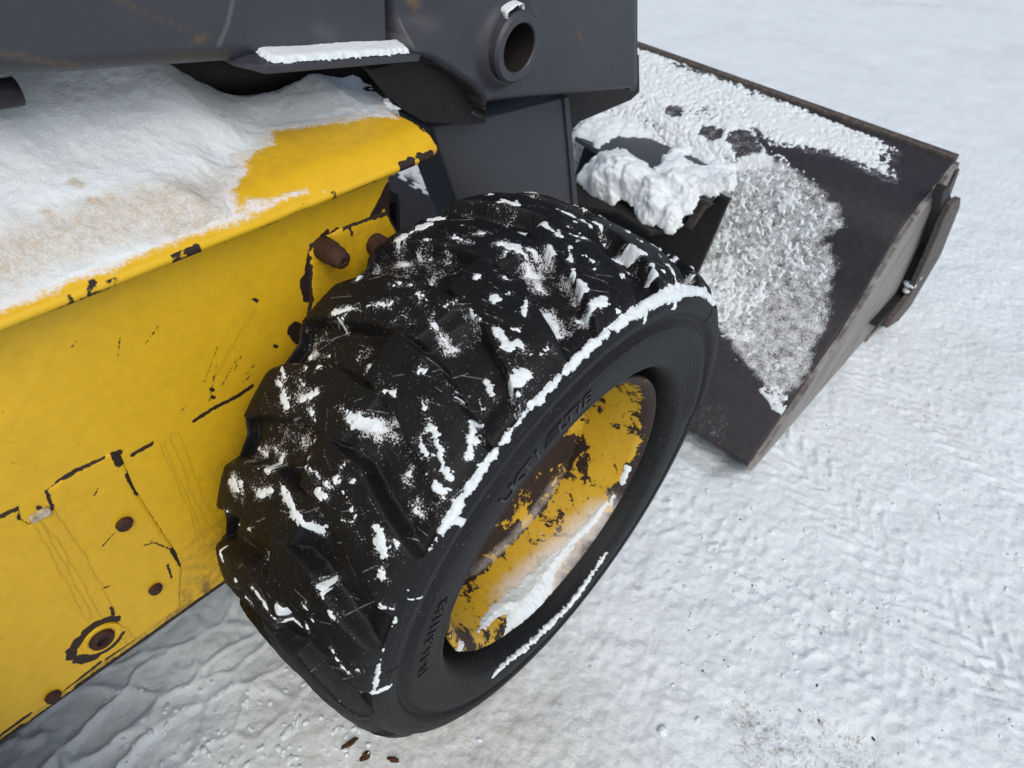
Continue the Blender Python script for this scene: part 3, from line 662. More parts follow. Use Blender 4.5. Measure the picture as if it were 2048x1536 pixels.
for (x1, y1, x2, y2, r) in CL:
    a = on_cyl(x1, y1, .413); b = on_cyl(x2, y2, .413)
    if a and b: clots.append((a[0]*.41, a[1], b[0]*.41, b[1], r*.00058))
rs = np.random.RandomState(11)
for k in range(70):                 # more of the same over the parts of the tread turned away
    t0 = rs.choice([rs.uniform(40, 66), rs.uniform(66, 150)], p=[.6, .4]); y0 = rs.uniform(.02, .28)
    a_ = rs.uniform(0, 6.3); l_ = rs.uniform(0, .02)
    clots.append((math.radians(t0)*.41, y0, math.radians(t0)*.41 + l_*math.cos(a_), y0 + l_*math.sin(a_), rs.uniform(.001, .0028)))
for k in range(60):                 # small flecks
    t0 = rs.uniform(50, 172); y0 = rs.uniform(.0, .28); a_ = rs.uniform(0, 6.3); l_ = rs.exponential(.004)
    clots.append((math.radians(t0)*.41, y0, math.radians(t0)*.41 + l_*math.cos(a_), y0 + l_*math.sin(a_), rs.uniform(.0006, .0020)))
RIM_LINE = [(705,1420,2),(742,1372,1),(752,1310,-3),(775,1245,-1),(800,1180,-4),(835,1110,-4),(860,1062,2),(872,1046,8),(900,1000,4),(920,965,5),(950,925,6),(982,884,4),(1014,845,4),(1030,828,-2),(1061,800,6),(1099,762,5),(1116,744,-2),(1130,728,4),(1172,688,6),(1202,660,4),(1231,640,6),(1262,622,8),(1307,600,9),(1335,582,12),(1358,578,11),(1380,588,8),(1401,604,6),(1414,622,5)]
ledge = []
for (p, q) in zip(RIM_LINE[:-1], RIM_LINE[1:]):
    a = on(1, -.006, p[0], p[1]); b = on(1, -.006, q[0], q[1])
    ledge.append((math.atan2(a[2]-WZ, a[0])*.41, .001, math.atan2(b[2]-WZ, b[0])*.41, .001, (p[2]+q[2])/2*.00088))
def arc(y, r):
    a_ = np.concatenate([[0], np.cumsum(np.hypot(np.diff(y), np.diff(r)))]); h_ = len(y)//2
    return a_ - a_[np.argmin(np.abs(r[:h_] - .3848))]
def snow_field(T, Y, S):
    u = T*.41
    f = caps(u, Y, clots, -.03)
    nz = fbm(u*70, Y*70, 20, 5, .72); f = f + .0092*nz - .0013 + .0022*fbm(u*420, Y*420, 29, 2)
    l = caps(u, S, ledge, -.03) + .0085*fbm(u*90, S*90, 27, 5, .75)
    return f, l
U_, Yv = T*.41, Y
f0, l0_ = snow_field(T, Y, np.broadcast_to(arc(yp, rp)[None], Y.shape))
tread = sstep(.384, .392, R)
dust = (.30*sstep(-.015, .0, np.maximum(f0, l0_)) + .30*(1-lug)*sstep(.25, .9, np.sin(T)) * sstep(-.2, .5, fbm(U_*18, Y*18, 33, 3)) + .10*np.clip(fbm(U_*12, Y*12, 35, 3) + .3, 0, 1) + .12*sstep(.25, .5, lug)*sstep(.8, .5, lug)*np.clip(fbm(U_*22, Y*22, 39, 2) + .35, 0, 1)) * tread
dust = dust + .09*sstep(.05, .28, Y)*tread*sstep(.2,.5,fbm(U_*9,Y*9,36,3)+.4)
dust = dust + (1-tread)*.06
scr = []
for k in range(150):
    t0 = rs.uniform(60, 172); y0 = rs.uniform(.0, .27); a_ = rs.choice([rs.normal(1.9, .35), rs.normal(.9, .3)]); l_ = rs.uniform(.006, .035)
    scr.append((math.radians(t0)*.41, y0, math.radians(t0)*.41 + l_*math.cos(a_), y0 + l_*math.sin(a_), .0006))
scratch = caps(U_, Y, scr, -.01)*tread - .01*(1-tread)
mud = sstep(.16, .30, Y)*.3 + .35*(1-lug)*tread
tyre = mk('tyre', P, quads(len(th), len(yp), True), M_RUB, wheel, True, {'dust': dust, 'scratch': scratch, 'mud': mud, 'wall': (1-tread)})
fixn(tyre)

# snow on the tyre
ths = np.radians(np.arange(38, 178, .165)); sel = (yp < .296) & (rp > .365)
ysn, rsn = yp[sel], rp[sel]; nys, nrs = ny[sel], nr[sel]
yi = np.interp(np.arange(0, len(ysn)-1, .7), np.arange(len(ysn)), ysn); ri = np.interp(np.arange(0, len(ysn)-1, .7), np.arange(len(ysn)), rsn)
nyi, nri = profile_normal(yi, ri)
P2, lg2, z2, T2, Y2, R2 = tyre_surface(ths, yi, ri, nyi, nri)
N2 = normals(P2); 
for q_ in range(5): N2[:, 1:-1] = (N2[:, :-2] + N2[:, 1:-1] + N2[:, 2:])/3; N2[1:-1] = (N2[:-2] + N2[1:-1] + N2[2:])/3
N2 /= np.linalg.norm(N2, axis=2, keepdims=True)
if (N2 * (P2 - np.array([0, .145, WZ]))).sum() < 0: N2 = -N2
S2 = np.broadcast_to(arc(yi, ri)[None], Y2.shape)
fc, lc = snow_field(T2, Y2, S2)
h1 = bulge(fc, .008, .0022) + np.where(fc > 0, .0007*fbm(T2*.41*330, Y2*330, 5, 3, .6), 0)
h2 = bulge(lc, .008, .0048) + np.where(lc > 0, .0010*fbm(T2*.41*150, S2*150, 6, 4, .65), 0)
hh = np.maximum(h1, h2)
upw = N2[..., 2]
tag(layer('snow', P2, N2, hh, M_SNOW, {'dirt': .25*sstep(.18, .28, Y2), 'grey': 0*Y2}, sink=-.002), 'white snow clots and shoulder ridge on the black tyre', 'snow', 'snow lying on the machine', 'stuff')

# rim: flange, deep barrel, cone and centre disc
rprof = [(.034,.236),(.020,.2425),(.0145,.2432),(.012,.2415),(.0122,.2385),(.015,.2345),(.020,.2285),(.028,.2240),(.045,.2210),(.070,.2165),(.098,.2135),(.116,.2120),(.122,.2125),(.126,.2115),(.1275,.2080),(.134,.1950),(.146,.1700),(.156,.150),(.160,.130),(.161,.080),(.161,.003)]
rpr = np.array(rprof); rcl = np.concatenate([[0], np.cumsum(np.hypot(*np.diff(rpr, axis=0).T))])
rs_ = np.arange(0, rcl[-1], .0025); ry = np.interp(rs_, rcl, rpr[:, 0]); rr = np.interp(rs_, rcl, rpr[:, 1])
rth = np.linspace(0, 2*np.pi, 560, endpoint=False)
RT = np.broadcast_to(rth[:, None], (560, len(ry))); RY = np.broadcast_to(ry[None], RT.shape); RR = np.broadcast_to(rr[None], RT.shape)
# rust shows on cone, disc and the outer lip; paint survives on the barrel
peel = .060*sstep(.119, .132, RY) + .09*sstep(.034,.018,RY)*sstep(150,0,np.abs(((np.degrees(RT)+180)%360)-180)) - .035*sstep(.026, .05, RY)*sstep(.118, .108, RY) + .05*sstep(.030, .018, RY) + .05*sstep(.108,.118,RY) + .03*np.cos(RT - 1.1)
D = np.degrees(RT) % 360
RU = RT*.22
DRIFT = [(math.radians(a)*.22, b) for a, b in ((226,.030),(233,.046),(243,.056),(256,.060),(272,.059),(288,.054),(304,.044),(318,.034),(322,.026),(312,.022),(302,.030),(290,.030),(281,.024),(274,.010),(262,.008),(250,.008),(242,.010),(246,.022),(250,.032),(243,.036),(235,.030))]
BITS = [(math.radians(333)*.22, .020, math.radians(341)*.22, .022, .006), (math.radians(205)*.22, .014, math.radians(209)*.22, .016, .006), (math.radians(322)*.22,.02,math.radians(326)*.22,.022,.004)]
def drift(u, y, sd_): return np.maximum(inpoly(u, y, DRIFT), caps(u, y, BITS, -.05)) + .0055*fbm(u*70, y*70, sd_, 5, .65)
rf = drift(RU, RY, 3)
bandf = sstep(235, 262, D)*sstep(338, 312, D)
frost_r = .85*sstep(-.040, .004, rf)*bandf + .42*bandf*sstep(.112, .122, RY)*sstep(.136, .127, RY) + .20*bandf*sstep(.045,.09,RY)*sstep(.128,.118,RY) + .04
rim = mk('rim', np.stack([RR*np.cos(RT), RY, WZ + RR*np.sin(RT)], -1), quads(560, len(ry), True), M_RIM, wheel, True, {'peel': peel + .13*fbm(RT*2.6, RY*16, 71, 4, .6), 'frost': frost_r}); fixn(rim)
# wheel nuts on the centre disc and hub
lathe_y('hub', [(.165,.085),(.145,.083),(.140,.078),(.140,.003)], 0, WZ, M_RUST, wheel, n=40)
for k in range(8):
    a_ = k*math.pi/4 + .2
    lathe_y('wheel_nut', [(.163,.0155),(.148,.015),(.146,.011),(.146,.0004)], .112*math.cos(a_), WZ + .112*math.sin(a_), M_RUST, wheel, n=6)
PR = np.stack([RR*np.cos(RT), RY, WZ + RR*np.sin(RT)], -1)
NR = normals(PR); 
if (NR[:, 20:40] * (np.array([0, .06, WZ]) - PR[:, 20:40])).sum() < 0: NR = -NR
sl_ = slice(0, 75)
fine_t = np.radians(np.arange(198, 352, .32)); fy = np.interp(np.arange(0, 70, .5), np.arange(len(ry)), ry); fr_ = np.interp(np.arange(0, 70, .5), np.arange(len(ry)), rr)
RT2 = np.broadcast_to(fine_t[:, None], (len(fine_t), len(fy))); RY2 = np.broadcast_to(fy[None], RT2.shape); RR2 = np.broadcast_to(fr_[None], RT2.shape)
PR2 = np.stack([RR2*np.cos(RT2), RY2, WZ + RR2*np.sin(RT2)], -1); NR2 = normals(PR2)
c_ = np.array([0, .06, WZ]); 
if (NR2[:, 20:60] * (c_ - PR2[:, 20:60])).sum() < 0: NR2 = -NR2
rf2 = drift(RT2*.22, RY2, 3)
hr = np.where(rf2 > 0, .0012*sstep(0, .004, rf2) + .008*sstep(0, .030, rf2), np.maximum(rf2, -.004)) + np.where(rf2 > 0, .0010*fbm(RT2*30, RY2*130, 8, 3), 0)
tag(layer('snow', PR2, NR2, hr, M_SNOW, {'dirt': .35*sstep(.008, .0, rf2), 'grey': RT2*0}), 'drift of white snow inside the yellow wheel rim', 'snow', 'snow lying on the machine', 'stuff')

# raised lettering on the side wall, bent round the wheel
def letter_mesh(txt, size):
    cu_ = bpy.data.curves.new('letters', 'FONT'); cu_.body = txt; cu_.size = size; cu_.align_x = 'CENTER'; cu_.extrude = .0; cu_.resolution_u = 3
    ob = bpy.data.objects.new('letters', cu_); COL.objects.link(ob); dg = bpy.context.evaluated_depsgraph_get()
    me = bpy.data.meshes.new_from_object(ob.evaluated_get(dg)); bpy.data.objects.remove(ob)
    V = np.empty(len(me.vertices)*3, np.float32); me.vertices.foreach_get('co', V); V = V.reshape(-1, 3)
    F = [list(p.vertices) for p in me.polygons]; bpy.data.meshes.remove(me); return V, F
def wall_text(txt, deg0, deg1, r0, size, stretch=1.0, extra=None):
    n = len(txt)
    for i, ch in enumerate(txt):
        if ch == ' ': continue
        V, F = letter_mesh(ch, size); dg = deg0 + (deg1-deg0)*i/max(1, n-1); a0 = math.radians(dg)
        bm = bmesh.new(); vs = [bm.verts.new((v[0]*stretch, v[1], 0)) for v in V]
        for f in F:
            try: bm.faces.new([vs[j] for j in f])
            except Exception: pass
        bmesh.ops.triangulate(bm, faces=bm.faces); bmesh.ops.subdivide_edges(bm, edges=[e for e in bm.edges if e.calc_length() > size*.3], cuts=2)
        ret = bmesh.ops.extrude_face_region(bm, geom=bm.faces[:]); up_ = [g for g in ret['geom'] if isinstance(g, bmesh.types.BMVert)]
        for v in up_: v.co.z = 1.0
        for v in bm.verts:
            r = r0 + v.co.y; a = a0 - v.co.x / r0
            y = np.interp(r, rp[:80][np.argsort(rp[:80])], yp[:80][np.argsort(rp[:80])])
            v.co = (r*math.cos(a), y - (.0016 if v.co.z > .5 else -.001), WZ + r*math.sin(a))
        bmesh.ops.recalc_face_normals(bm, faces=bm.faces)
        me = bpy.data.meshes.new('letter'); bm.to_mesh(me); bm.free(); me.materials.append(M_LET)
        o = bpy.data.objects.new('letter', me); COL.objects.link(o); o.parent = wheel
M_LET = plain('moulded_rubber_lettering', (.005, .005, .006), (.009, .009, .010), 200, .4, .0003)
def wdeg(px, py, y=-.018): p = on(1, y, px, py); return math.degrees(math.atan2(p[2]-WZ, p[0])), math.hypot(p[0], p[2]-WZ)
d0 = wdeg(1005, 985); d1 = wdeg(1180, 775)
wall_text('UKTI', d0[0], wdeg(1070, 895)[0], .300, .030, 1.15)
wall_text('LTIE', wdeg(1125, 835)[0], d1[0], .300, .030, 1.15)
for k in range(5):                  # hatched emblem between the two words
    q = wdeg(1088 + k*6, 882 - k*7)
    a0 = math.radians(q[0]); V = []
    for dr, da in ((.298, .0), (.302, .0), (.324, -.035), (.320, -.035)):
        y = np.interp(dr, rp[:80][np.argsort(rp[:80])], yp[:80][np.argsort(rp[:80])])
        V += [(dr*math.cos(a0+da), y-.0016, WZ+dr*math.sin(a0+da)), (dr*math.cos(a0+da), y+.001, WZ+dr*math.sin(a0+da))]
    o = mk('emblem_bar', V, [[0,2,4,6],[1,7,5,3],[0,1,3,2],[2,3,5,4],[4,5,7,6],[6,7,1,0]], M_LET, wheel, False); fixn(o)
e0 = wdeg(822, 1375); e1 = wdeg(862, 1225)
wall_text('10-16.5/118B', e0[0], e1[0], .306, .022, 1.0)

# second wheel of this side, just out of the frame: copies of the front wheel's tyre, rim and hub
rear = empty('rear_wheel', (0, 0, 0)); part(rear); rear.location = (wheel.location[0] - 1.15, wheel.location[1], wheel.location[2])
for ch in list(wheel.children):
    if ch.name.split('.')[0] in ('tyre', 'rim', 'hub', 'wheel_nut'):
        c_ = ch.copy(); COL.objects.link(c_); c_.parent = rear

# ------------------------------------------------------------------ loader bucket
YB0, YB1 = -.072, 1.75
bprof = np.array([(.678,.032),(.80,.122),(.93,.208),(1.005,.262),(1.045,.318),(1.075,.395),(1.105,.470),(1.140,.512),(1.20,.533),(1.29,.552),(1.39,.578)])
bucket = tag(empty('loader_bucket', (1.0, .85, 0)), 'dark steel loader bucket resting on the ground ahead of the wheel, back covered in snow', 'bucket')
def bpart(o): o.parent = bucket; o.matrix_parent_inverse = Matrix.Translation((-1.0, -.85, 0)); return o
bcl = np.concatenate([[0], np.cumsum(np.hypot(*np.diff(bprof, axis=0).T))])
bs = np.arange(0, bcl[-1], .0030); 
def bsm(v):
    k = np.ones(13)/13; return np.convolve(np.pad(v, 6, 'edge'), k, 'valid')
bxp = bsm(np.interp(bs, bcl, bprof[:, 0])); bzp = bsm(np.interp(bs, bcl, bprof[:, 1])); bxp[-1] = bprof[-1][0]; bzp[-1] = bprof[-1][1]; bxp[0] = bprof[0][0]; bzp[0] = bprof[0][1]
by = np.concatenate([np.arange(YB0, 1.0, .0030), np.linspace(1.0, YB1, 40)[1:]])
SI, BYg = np.meshgrid(np.arange(len(bs)), by, indexing='ij')
BP = np.stack([bxp[SI], BYg, bzp[SI]], -1); BN = normals(BP)
if BN[..., 2].mean() < 0: BN = -BN
def on_bucket(px, py):
    v = ray(px, py); best = None
    for i in range(len(bprof)-1):
        (x0, z0), (x1, z1) = bprof[i], bprof[i+1]
        n = (-(z1-z0), x1-x0); den = n[0]*v[0] + n[1]*v[2]
        if abs(den) < 1e-9: continue
        s = (n[0]*(x0-EYE[0]) + n[1]*(z0-EYE[2])) / den; p = EYE + s*v
        t = ((p[0]-x0)*(x1-x0) + (p[2]-z0)*(z1-z0)) / ((x1-x0)**2 + (z1-z0)**2)
        if -.02 <= t <= 1.02 and s > 0 and (best is None or s < best[0]): best = (s, bcl[i] + t*(bcl[i+1]-bcl[i]), p[1])
    return (best[1], best[2]) if best else None
SS = bs[SI]
def bpoly(L): return [q for q in (on_bucket(a, b) for a, b in L) if q]
up_poly = bpoly([(1298,92),(1420,145),(1560,200),(1680,250),(1760,280),(1806,305),(1780,325),(1802,352),(1798,372),(1740,350),(1680,320),(1600,300),(1540,292),(1510,262),(1540,330),(1480,330),(1430,345),(1300,330)]) 
ymax = 1.7
up_poly = up_poly[:len(up_poly)-2] + [(bcl[5], .55), (bcl[5], ymax), (bcl[-1]-.03, ymax)]
lo_poly = bpoly([(1480,318),(1545,300),(1600,335),(1650,375),(1690,415),(1700,455),(1662,478),(1690,525),(1668,575),(1672,640),(1640,690),(1632,745),(1585,800),(1562,832),(1535,800),(1500,750),(1470,715),(1440,680),(1425,640)]) + [(.10, .20), (.20, .30), (.20, ymax), (bcl[5], ymax), (bcl[6], .5)]
nz = fbm(SS*42, BYg*42, 3, 4, .6); nz2 = fbm(SS*120, BYg*120, 13, 4, .7)
fu = inpoly(SS, BYg, up_poly) + .010*nz
fl = inpoly(SS, BYg, lo_poly) + .012*nz
dark_holes = caps(SS, BYg, [(*on_bucket(a, b), *on_bucket(c, d), r) for a, b, c, d, r in [(1418,262,1428,268,.016),(1345,220,1350,225,.010),(1475,275,1495,300,.022),(1500,315,1520,325,.018)] if on_bucket(a, b) and on_bucket(c, d)], -.2)
den_u = .0075 + .010*fbm(SS*13, BYg*6, 23, 3) + .016*nz2 - .010*(1 - sstep(0, .05, fu)) - .02*sstep(-.02, .005, dark_holes) - .016*sstep(.20, .26, BYg)*sstep(bcl[8]+.02, bcl[8]-.05, SS)*0
patch = sstep(-.2, .5, fbm(SS*6, BYg*5, 19, 3)); core = sstep(bcl[4], bcl[2], SS)*sstep(-.02,.12, BYg)
den_l = .0022 - .010*(1 - sstep(-.004, .050, fl))*sstep(.13, .24, SS)*sstep(.30, .10, BYg) + .010*sstep(.15, .07, SS) - .010*sstep(-.2, .5, -fbm(SS*5+2, BYg*4, 91, 3))*sstep(.10,.2,SS) + .015*nz2 + .005*nz + .006*sstep(.10, .04, SS - .0) - .003*sstep(bcl[2], bcl[4], SS) + .012*sstep(.13, .03, BYg - YB0)*sstep(.26, .12, SS)
hu = np.minimum(bulge(fu, .012, .009), np.where(den_u > 0, .001 + den_u*.75, den_u)); hu = np.where(fu < 0, np.minimum(fu, 0), hu)
hl = np.minimum(bulge(fl, .014, .006), np.where(den_l > 0, .0004 + den_l*.45, den_l)); hl = np.where(fl < 0, np.minimum(fl, 0), hl)
hb = np.maximum(hu, hl)
frost_b = .64*sstep(-.014, .028, fl) + .40*sstep(-.02, .006, fu) + .34*sstep(.19, .02, SS)*sstep(-.10, .05, BYg-.01) + .05
shell_attr = {'frost': frost_b, 'rust': .12*sstep(.2, .0, SS) + .1}
o = bpart(mk('bucket_back', BP, quads(len(bs), len(by)), M_BUCK, None, True, shell_attr)); fixn(o)
m_ = o.modifiers.new('plate', 'SOLIDIFY'); m_.thickness = .010; m_.offset = down_side(o)
tag(layer('snow', BP, BN, hb, M_SNOW_SOFT, {'dirt': .0*SS, 'grey': .10 + 0*SS}), 'thin patchy snow across the back of the dark bucket', 'snow', 'snow lying on the machine', 'stuff')
# top edge bar, floor, side plate, side cutter, cutting edge
bpart(prism('top_edge', [(1.384,.566),(1.402,.570),(1.402,.589),(1.384,.585)], 1, YB0-.004, YB1, M_EDGE, bevel=.002))
bpart(prism('bucket_floor', [(.684,.026),(1.50,.005),(1.50,.017),(.684,.036)], 1, YB0+.003, YB1, M_BUCK))
bpart(prism('cutting_edge', [(1.42,-.004),(1.62,-.010),(1.62,.006),(1.42,.016)], 1, YB0-.02, YB1, M_WORN))
side = [(.672,.026),(.80,.116),(.93,.202),(1.008,.256),(1.050,.314),(1.081,.395),(1.110,.466),(1.143,.507),(1.20,.529),(1.29,.547),(1.395,.573),(1.412,.560),(1.55,.40),(1.60,.20),(1.52,.01),(.70,.018)]
bpart(prism('side_plate', side, 1, YB0-.014, YB0-.0005, M_WORN, bevel=.0015))
bpart(prism('side_doubler', [(1.375,.560),(1.404,.556),(1.50,.450),(1.42,.42)], 1, YB0-.020, YB0-.0142, M_EDGE, bevel=.001))
cp_ = [on(1, YB0-.048, a, b) for a, b in ((1919,395),(1917,412),(1880,507),(1806,634),(1772,655),(1782,638),(1818,590),(1856,508),(1884,440),(1900,408))]
bpart(prism('side_cutter', [(q[0], q[2]) for q in cp_], 1, YB0-.052, YB0-.036, M_EDGE, bevel=.002))
cp_ = [on(1, YB0-.030, a, b) for a, b in ((1889,370),(1903,404),(1870,490),(1818,592),(1778,650),(1748,652),(1803,590),(1850,497),(1876,420),(1880,385))]
bpart(prism('cutter_mount', [(q[0], q[2]) for q in cp_], 1, YB0-.036, YB0-.0142, M_DARK, bevel=.002))
# quick attach frame: upper flange with turned-down edge, lower step and the rib leading to the heel
QZ = .470
qp = [on(2, QZ, a, b) for a, b in ((1150,274),(1204,306),(1262,340),(1340,372),(1421,404),(1476,336),(1480,322),(1330,250),(1240,205))]
bpart(prism('attach_flange', [(q[0], q[1]) for q in qp], 2, QZ-.012, QZ, M_GREY, bevel=.002))
q1 = on(2, QZ-.012, 1150, 276); q2 = on(2, QZ-.012, 1421, 406)
def slab(name, a, b, dz, dx, mat):   # plate hanging from the edge a-b, leaning back by dx
    V = []
    for p in (a, b):
        V += [(p[0], p[1], p[2]), (p[0]+.012, p[1], p[2]), (p[0]+.012+dx, p[1], p[2]-dz), (p[0]+dx, p[1], p[2]-dz)]
    o = mk(name, V, [[0,1,2,3],[7,6,5,4],[0,4,5,1],[1,5,6,2],[2,6,7,3],[3,7,4,0]], mat, None, False); fixn(o); bev(o, .002); return bpart(o)
slab('attach_back_plate', q1 + np.array([.06, 0, -.004]), q2 + np.array([.06, -.02, -.004]), .40, -.12, M_DARK)
r0_ = on(2, QZ-.02, 1404, 404); r1_ = on(2, QZ-.02, 1432, 404)
V = []
foot = on(2, .15, 1330, 545)
for (p) in ((r0_[0], r0_[1], QZ-.013), (r0_[0]+.10, r0_[1], QZ-.06), (foot[0]+.18, foot[1], .19), (foot[0]-.01, foot[1], .13)):
    V += [(p[0], p[1]-.012, p[2]), (p[0], p[1]+.012, p[2])]
o = bpart(mk('attach_rib', V, [[0,2,4,6],[1,7,5,3],[0,1,3,2],[2,3,5,4],[4,5,7,6],[6,7,1,0]], M_EDGE, None, False)); fixn(o); bev(o, .002)
LZ = .395
lp = [on(2, LZ, a, b) for a, b in ((1120,400),(1160,345),(1230,290),(1330,330),(1402,398),(1345,455),(1300,462),(1230,420))]
bpart(prism('attach_step', [(q[0], q[1]) for q in lp], 2, LZ-.015, LZ, M_DARK, bevel=.003))
# snow heaped on the attach frame
n_ = .0035
def heap(Lpx, z, hmax, seed, label, rough=.022, dirt=0.0, holes=None, edge=.02):
    Pp = [tuple(on(2, z, a, b)[:2]) for a, b in Lpx]; xs = [p[0] for p in Pp]; ys = [p[1] for p in Pp]
    U, W = np.meshgrid(np.arange(min(xs)-.04, max(xs)+.04, n_), np.arange(min(ys)-.04, max(ys)+.04, n_), indexing='ij')
    s = inpoly(U, W, Pp) + rough*fbm(U*26, W*26, seed, 4, .6)
    if holes: s = np.minimum(s, -caps(U, W, [(*on(2, z, a, b)[:2], *on(2, z, c, d)[:2], r) for a, b, c, d, r in holes], -.5) + .012*fbm(U*50, W*50, seed+9, 3))
    lump = .55 + .6*np.abs(fbm(U*15, W*15, seed+4, 3)) + .35*fbm(U*48, W*48, seed+6, 3, .6)
    h = bulge(s, edge, hmax*1.0) * np.where(s > 0, lump, 1)
    Pz = np.stack([U, W, np.full_like(U, z)], -1); Nz = np.zeros_like(Pz); Nz[..., 2] = 1
    # overhanging rim: push the edge outwards a little and let it hang
    return tag(layer('snow', Pz, Nz, h, M_SNOW_SOFT, {'dirt': U*0 + dirt, 'grey': U*0}, sink=-.02), label, 'snow', 'snow lying on the machine', 'stuff')
heap([(1152,268),(1180,238),(1240,200),(1330,240),(1420,290),(1478,325),(1468,350),(1440,380),(1418,398),(1392,384),(1372,372),(1360,350),(1310,345),(1318,318),(1350,300),(1300,275),(1230,268),(1215,285),(1200,300)], QZ, .022, 5, 'lumpy snow on the upper flange of the bucket frame',
     holes=[(1380,318,1400,330,.02),(1330,285,1345,300,.012)])

def blobs(name, pts, rad, mat, label, vox=.0032, seed=0, amp=1.0, soft=10):
    """clumps of snow: many lumps fused into one crust"""
    bm = bmesh.new(); r_s = np.random.RandomState(seed)
    for p, r in zip(pts, rad):
        ret = bmesh.ops.create_icosphere(bm, subdivisions=2, radius=1.0)
        sc_v = r * np.array([r_s.uniform(.8, 1.3), r_s.uniform(.8, 1.3), r_s.uniform(.6, 1.0)])
        for v in ret['verts']: v.co = Vector((p[0] + v.co.x*sc_v[0], p[1] + v.co.y*sc_v[1], p[2] + v.co.z*sc_v[2]))
    me = bpy.data.meshes.new(name); bm.to_mesh(me); bm.free(); ob = bpy.data.objects.new(name, me); COL.objects.link(ob)
    m = ob.modifiers.new('fuse', 'REMESH'); m.mode = 'VOXEL'; m.voxel_size = vox; m.use_smooth_shade = True
    m = ob.modifiers.new('soften', 'SMOOTH'); m.iterations = soft; m.factor = .5
    dg = bpy.context.evaluated_depsgraph_get(); me2 = bpy.data.meshes.new_from_object(ob.evaluated_get(dg)); bpy.data.objects.remove(ob)
    n = len(me2.vertices); V = np.empty(n*3, np.float32); me2.vertices.foreach_get('co', V); V = V.reshape(-1, 3)
    N = np.empty(n*3, np.float32); me2.vertices.foreach_get('normal', N); N = N.reshape(-1, 3)
    d = .005*fbm(V[:, 0]*60 + V[:, 2]*35, V[:, 1]*60 - V[:, 2]*45, seed, 5, .72) + .003*fbm(V[:, 0]*210 + V[:, 2]*120, V[:, 1]*210 - V[:, 2]*160, seed+3, 3, .65)
    V = V + N * (amp*d)[:, None]
    me2.vertices.foreach_set('co', V.ravel()); me2.materials.clear(); me2.materials.append(mat); me2.polygons.foreach_set('use_smooth', np.ones(len(me2.polygons), bool))
    for k in ('dirt', 'grey'): me2.attributes.new(k, 'FLOAT', 'POINT')
    ob = bpy.data.objects.new(name, me2); COL.objects.link(ob)
    return tag(ob, label, 'snow', 'snow lying on the machine', 'stuff')
def scatter_poly(Lpx, z, n, seed, r0, r1, zfun):
    Pp = [tuple(on(2, z, a, b)[:2]) for a, b in Lpx]; r_s = np.random.RandomState(seed); out, rad = [], []
    xs = [p[0] for p in Pp]; ys = [p[1] for p in Pp]
    U = r_s.uniform(min(xs), max(xs), 6000); W = r_s.uniform(min(ys), max(ys), 6000); sd_ = inpoly(U, W, Pp)
    for u, w, d in zip(U, W, sd_):
        if d < -.002: continue
        r = r_s.uniform(r0, r1) * (1 if d > .015 else .7); out.append((u, w, z + zfun(u, w, d, r_s))); rad.append(r)
        if len(out) >= n: break
    return out, rad
hA, hB, hC = on(2, QZ+.004, 1205, 296), on(2, QZ+.004, 1400, 392), on(2, .385, 1300, 466)
e1 = (hB-hA)/np.linalg.norm(hB-hA); hn = np.cross(e1, hC-hA); hn /= np.linalg.norm(hn); hn = hn if hn[2] > 0 else -hn; e2 = np.cross(hn, e1)
def on_slope(px, py):
    v = ray(px, py); t_ = hn @ (hA - EYE) / (hn @ v); p = EYE + t_*v - hA; return p @ e1, p @ e2
HP = [on_slope(a, b) for a, b in ((1160,362),(1178,330),(1200,306),(1238,291),(1275,314),(1303,343),(1330,350),(1350,338),(1380,345),(1405,358),(1440,344),(1468,348),(1470,368),(1434,398),(1398,390),(1388,425),(1352,452),(1335,470),(1318,446),(1290,440),(1268,418),(1242,398),(1228,412),(1205,402),(1180,392))]
hx_ = [p[0] for p in HP]; hy_ = [p[1] for p in HP]
U, W = np.meshgrid(np.arange(min(hx_)-.04, max(hx_)+.04, .0026), np.arange(min(hy_)-.04, max(hy_)+.04, .0026), indexing='ij')
s_h = inpoly(U, W, HP) + .020*fbm(U*22, W*22, 61, 4, .6)
lump_ = .55 + .9*fbm(U*11, W*11, 63, 2) + .45*np.abs(fbm(U*30, W*30, 65, 2)) 
hh_ = np.where(s_h > 0, .004*np.sqrt(np.clip(s_h/.006, 0, 1)) + .046*np.clip(lump_, .12, 1.3)*sstep(0, .055, s_h)**.8 + (.006*fbm(U*60, W*60, 67, 4, .65) + .0028*fbm(U*200, W*200, 69, 3, .65))*sstep(0, .02, s_h), np.maximum(s_h, -.012))
PH = hA + U[..., None]*e1 + W[..., None]*e2 + (.004)*hn
tag(layer('snow', PH, np.broadcast_to(hn, PH.shape), hh_, M_SNOW_SOFT, {'dirt': .10*sstep(.02, 0, s_h), 'grey': 0*U}, sink=-.012), 'thick clumped snow heaped over the edge of the bucket frame', 'snow', 'snow lying on the machine', 'stuff')
pb = [on(1, YB0-.037, a, b) for a, b in ((1820,568),(1828,558),(1836,548),(1814,580),(1832,552))]
blobs('snow', pb, [.016, .018, .015, .012, .014], M_SNOW_SOFT, 'small lump of snow wedged behind the side cutter of the bucket', .003, 12, .8, 3)

